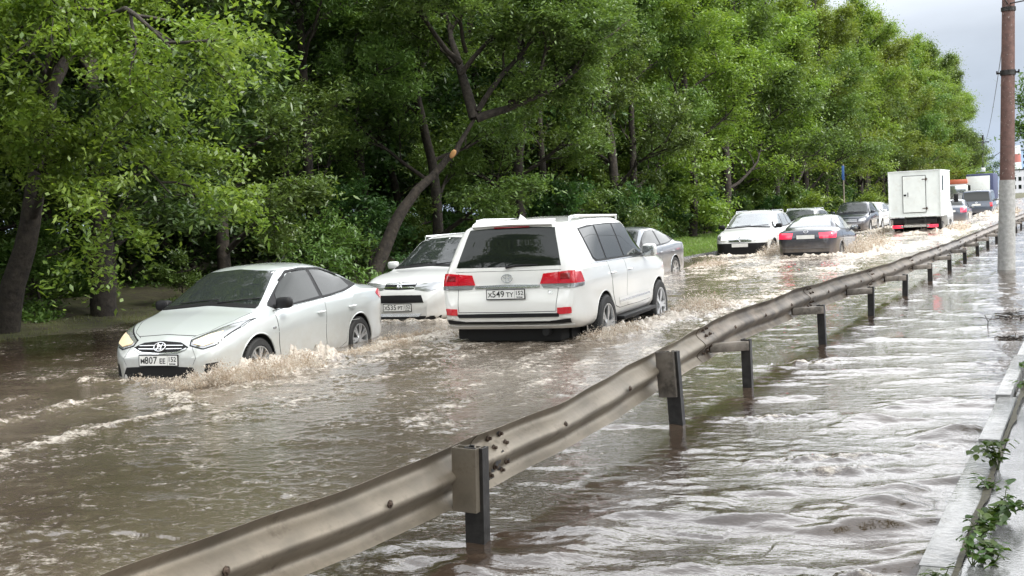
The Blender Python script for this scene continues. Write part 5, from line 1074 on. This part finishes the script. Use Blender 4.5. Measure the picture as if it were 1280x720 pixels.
put_tree(NEAR[0], (1.15, 29.5, .1), 1.0, .80, 'tree whose leaves reach in at the right edge behind the pole')
# undergrowth
BUSH = [tree_meshes('bush_a', 41, 1.6, None, 9, 9000, .10, .055, 'leaf', .03, base=.05, spread=.95, clump=.11), tree_meshes('bush_b', 42, 1.5, None, 9, 9000, .095, .05, 'leaf_shade', .03, base=.05, spread=1.0, clump=.12)]
for (x, y, s, lab) in ((-18.6, 16.2, 1.05, 'leafy bush between the two big trunks on the left'), (-17.4, 18.9, .62, 'low round bush right of the second trunk, behind the saloon'), (-18.5, 13.2, .5, 'small bush at the foot of the leftmost trunk')):
    put_tree(BUSH[0], (x, y, .0), random.uniform(0, 6), s, lab, name='bush', cat='bush')
for i in range(46):
    y = 13+i*2.0+random.uniform(-.6, .6); x = (-20.2 if y < 24 else -17.6 if y < 34 else -15.6)+random.uniform(-1.4, .5)
    put_tree(BUSH[i % 2], (x, y, .1), random.uniform(0, 6), random.uniform(.8, 1.5), 'bush in the undergrowth along the edge of the wood', 'undergrowth bushes along the wood', name='bush', cat='bush')

# grass on the verge
def grass(name, n, xr, yr, h, m):
    x = rng.uniform(*xr, n); y = rng.uniform(*yr, n); shore = -16.7+4.7*sstep(22, 38, y); z = np.clip((shore-x)*.075, -.16, .42)-.01; keep = z > -.05; x, y, z = x[keep], y[keep], z[keep]; n = len(x)
    a = rng.uniform(0, 6.28, n); hh = h*rng.uniform(.4, 1.3, n); ln = rng.normal(0, .35, (n, 2))*hh[:, None]; w = .006+.004*rng.random(n)
    B = np.stack([x, y, z], -1); sd = np.stack([np.cos(a), np.sin(a), 0*a], -1)*w[:, None]; tip = B+np.stack([ln[:, 0], ln[:, 1], hh], -1)
    V = np.stack([B-sd, B+sd, tip], 1).reshape(-1, 3); F = np.arange(3*n).reshape(-1, 3); me = np_mesh(name, V, F, m); at = me.attributes.new('tint', 'FLOAT', 'POINT'); at.data.foreach_set('value', np.repeat(rng.random(n), 3).astype(np.float32))
    o = bpy.data.objects.new(name, me); COL.objects.link(o); tag(o, label='yellow-green grass growing on the flooded verge', kind='stuff')
grass('verge_grass', 14000, (-17.9, -16.2), (12, 24), .065, M['grass']); grass('verge_grass', 60000, (-16, -11.9), (30, 75), .10, M['grass_green'])
STREET = tree_meshes('street', 51, 14, None, 12, 50000, .17, .085, 'leaf', .24, base=.50, spread=5.4, droop=.15, clump=.24)
for (x, y, s, rz, lab) in ((4.2, 5.5, 1.0, .3, 'tall pavement tree arching above the viewpoint'), (3.8, 13.5, 1.0, 2.0, 'second pavement tree ahead of the viewpoint, canopy above the frame'), (3.4, -3.0, 1.0, 4.0, 'pavement tree just behind the viewpoint')):
    put_tree(STREET, (x, y, 0), rz, s, lab)
# the street behind and beside the viewer is lined with trees too
for (x, y, s) in ((-19, -16, 1), (-14, -22, 1), (-8, -25, .95), (-2, -22, .9), (4, -19, .9), (10, -10, .9), (12, -2, .9), (12.5, 6, .85), (13, 14, .85), (-20, -8, 1), (-14.2, -4.5, 1.4), (-15, -11, 1.45), (2.6, -8.5, 1.4), (-4.5, -17, 1.5)):
    put_tree(FAR[k % 3], (x, y, .0), random.uniform(0, 6.28), s, 'street tree standing behind the viewpoint', 'street trees behind the viewpoint'); k += 1

# ------------------------------------------------------------------ weeds on the pavement kerb, flotsam
def weed(x, y, h, n, lab, Ls=.05, lean=(0, 0)):
    e = empty('weed', (x, y, .05), 0, label=lab, cat='plant'); b = MB(); C = []; 
    for k in range(max(3, n//4)):
        a = rng.uniform(0, 6.28); p = [Vector((0, 0, 0))]; d = Vector((math.cos(a)*.5+lean[0], math.sin(a)*.5+lean[1], 1)).normalized()
        for i in range(5): d = (d+Vector((rng.normal(0, .18)+lean[0]*.2, rng.normal(0, .18)+lean[1]*.2, -.10*i))).normalized(); p.append(p[-1]+d*h*rng.uniform(.7, 1.2)/5)
        b.tube(p, [.0035, .003, .003, .0025, .002, .0015], 5)
        for i in range(2, 6):
            for q in range(2): C.append(np.array(p[i])+rng.normal(0, .018, 3))
    b.build('stem', M['leaf_weed_stem'], e)
    V = []; F = []; tn = []
    for c in C:                                                             # oval leaf of two folded halves
        a = rng.uniform(0, 6.28); d = np.array([math.cos(a), math.sin(a), rng.uniform(-.5, .25)]); d /= np.linalg.norm(d); nz = np.array([rng.normal(0, .3), rng.normal(0, .3), 1.]); nz -= d*(nz@d); nz /= np.linalg.norm(nz); s = np.cross(nz, d); L_ = Ls*.85*rng.uniform(.6, 1.35); base = len(V)
        for t, wv in ((0, 0), (.2, .28), (.45, .36), (.75, .22), (1, 0)):
            m_ = c+d*L_*t-nz*L_*.25*t*t
            V += [m_, m_+s*L_*wv+nz*L_*.08, m_-s*L_*wv+nz*L_*.08]
        for i in range(4): i0 = base+3*i; F += [(i0, i0+1, i0+4, i0+3), (i0, i0+3, i0+5, i0+2)]
        tn += [rng.random()]*15
    me = np_mesh('leaves', np.array(V), np.array(F), M['leaf_weed']); at = me.attributes.new('tint', 'FLOAT', 'POINT'); at.data.foreach_set('value', np.array(tn, dtype=np.float32)); o = bpy.data.objects.new('leaves', me); COL.objects.link(o); o.parent = e
M['leaf_weed_stem'] = mat('weed_stem', (.07, .09, .03), .6, noise=.2)
weed(-.55, 7.25, .20, 34, 'bushy green weed in the pavement crack, farthest of the near cluster', .062)
weed(-.56, 6.75, .10, 16, 'small low weed beside the kerb just short of the bushy one', .05)
weed(-.49, 6.15, .22, 34, 'tallest leafy weed midway along the kerb crack', .065, (.25, 0)); weed(-.52, 5.80, .16, 26, 'spreading weed with drooping leaves at mid kerb', .06)
weed(-.52, 5.35, .16, 22, 'nearest weed low on the pavement kerb', .055); weed(-.44, 5.40, .12, 16, 'thin dark-leaved weed right of the nearest one', .05); weed(-.60, 5.05, .09, 10, 'tiny sprig at the bottom of the kerb', .04)
weed(-.50, 10.2, .16, 22, 'weed clump behind the gap in the kerb stones', .055); weed(-.52, 11.3, .18, 22, 'weed clump by the upright kerb stones far up the pavement', .055)
def flotsam():
    for (x, y, s, lab) in ((-.98, 16.6, .42, 'black tangle of twigs and litter caught at the kerb end'), (-.95, 14.2, .2, 'dark leaf litter drifting beside the upper kerb')):
        e = empty('drift_litter', (x, y, -.005), label=lab, cat='litter'); b = MB()
        for i in range(26):
            c = Vector(rng.normal(0, s*.4, 3)); c.z = abs(c.z)*.12; d = Vector(rng.normal(0, 1, 3)); d.z *= .15; d.normalize(); b.tube([c-d*s*.3, c+Vector((0, 0, .01)), c+d*s*.3], [.004, .006, .003], 5)
        b.build('twigs', M['bark'], e); C = rng.normal(0, s*.4, (60, 3)); C[:, 2] = np.abs(C[:, 2])*.08+.005
        V, F = leaf_quads(C, .05, .03, 2); o = bpy.data.objects.new('dead_leaves', np_mesh('dead_leaves', V, F, M['bark_pale'])); COL.objects.link(o); o.parent = e
flotsam()
for (x, y, h) in ((-1.25, 15.3, .16),):
    b = MB(); b.tube([(x, y, -.05), (x+.01, y, h*.5), (x-.03, y+.02, h)], [.006, .005, .003], 5); b.tube([(x+.01, y, h*.5), (x+.06, y, h*.85)], [.004, .002], 5); b.build('twig', M['bark'], label='bare twig sticking up from the flood %s' % ('near the upper kerb' if y > 12 else 'off the middle of the kerb'), cat='twig')

# ------------------------------------------------------------------ spray: drops and torn sheets thrown up by the wheels
def spray(segs, lab):
    Vs, Fs = [], []; n0 = 0
    base = np.array([(0, 0, 1), (.9, 0, .1), (-.3, .85, 0), (-.4, -.8, .1), (0, .1, -1)], float); tri = np.array([(0, 1, 2), (0, 2, 3), (0, 3, 1), (4, 2, 1), (4, 3, 2), (4, 1, 3)])
    for (a, c, dr, thr, hgt, n, size) in segs:
        a, c, dr = np.array(a, float), np.array(c, float), np.array(dr, float); dr /= np.linalg.norm(dr)
        u = rng.random(n); lob = .45+.55*np.abs(np.sin(u*9+rng.random()*6)+.5*np.sin(u*23)); t = rng.random(n)**.75; k = rng.random(n)**.9
        p = a+(c-a)*u[:, None]+dr*(thr*t*(.5+.5*k))[:, None]; hz = hgt*lob*k*4*t*(1-t*.9)*.75
        P_ = np.stack([p[:, 0], p[:, 1], .01+hz], -1)+rng.normal(0, .028, (n, 3))*[1, 1, .6]; P_[:, 2] = np.maximum(P_[:, 2], .0)
        s = size*np.exp(rng.normal(0, .55, n))*(1.25-.6*k)
        B = base[None]*s[:, None, None]*rng.uniform(.55, 1.6, (n, 1, 3))+rng.normal(0, .18, (n, 5, 3))*s[:, None, None]
        an = rng.uniform(0, 6.28, n); co, si = np.cos(an)[:, None], np.sin(an)[:, None]; Bx = B[:, :, 0]*co-B[:, :, 1]*si; By = B[:, :, 0]*si+B[:, :, 1]*co; B = np.stack([Bx, By, B[:, :, 2]], -1)
        Vs.append((B+P_[:, None]).reshape(-1, 3)); Fs.append((tri[None]+5*np.arange(n)[:, None, None]+n0).reshape(-1, 3)); n0 += 5*n
    me = np_mesh('spray', np.concatenate(Vs), np.concatenate(Fs), M['foamspray']); me.polygons.foreach_set('use_smooth', np.ones(len(me.polygons), dtype=bool)); o = bpy.data.objects.new('spray', me); COL.objects.link(o); tag(o, label=lab, kind='stuff')
spray([((-8.78, 9.6), (-8.62, 11.2), (1, -.35), .75, .30, 11440, 0.0053), ((-8.85, 9.4), (-8.7, 10.3), (.7, -.8), .55, .22, 5720, 0.0053), ((-8.85, 11.4), (-8.6, 13.6), (2, 0.0620), .40, .07, 7040, 0.0046), ((-8.95, 13.2), (-8.7, 14.4), (.17, 0.3720), .45, .13, 3740, 0.0046), ((-9.9, 9.9), (-9.1, 9.75), (.2, -1), .3, .06, 1100, 0.0043)], 'muddy spray thrown up beside the silver saloon')
spray([((-6.0, 16.8), (-5.85, 17.9), (2, 0.1860), .75, .34, 7920, 0.0062), ((-6.1, 13.7), (-5.9, 14.8), (2, 0.0620), .55, .20, 4840, 0.0056), ((-6.0, 15), (-5.9, 16.8), (1, 0), .35, .10, 2860, 0.0050), ((-7.9, 14), (-8.1, 17), (-2, 0.0620), .5, .16, 3520, 0.0056)], 'churned spray around the wheels of the big white estate')
spray([((-9.6, 16.6), (-9.5, 19), (1, 0), .5, .14, 3300, 0.0056)], 'low spray beside the white crossover')
spray([((-9.8, 29.5), (-9.7, 31), (2, 0.1860), .8, .26, 3300, 0.0074)], 'spray behind the wheels of the grey saloon')
spray([((-9.4, 36), (-9.2, 38.5), (1, -.1), 1.1, .55, 7040, 0.0099), ((-6.75, 34.3), (-6.6, 38), (2, 0.0620), 1.0, .75, 9240, 0.0099), ((-8.6, 34.4), (-8.7, 37.5), (-2, 0.0620), .7, .5, 4400, 0.0093)], 'white spray between the compact crossover and the dark saloon')
spray([((-5.9, 51.8), (-5.8, 55), (2, 0.1240), .9, .4, 3960, 0.0136), ((-8, 51.8), (-8.1, 55), (-2, 0.1240), .8, .3, 2640, 0.0124), ((-6.1, 79), (-5.9, 86), (2, 0.0620), 1.4, .6, 5720, 0.0186), ((-8.0, 79), (-8.1, 84), (-2, 0.0620), 1.0, .4, 2640, 0.0174)], 'spray off the truck and the dark van ahead')
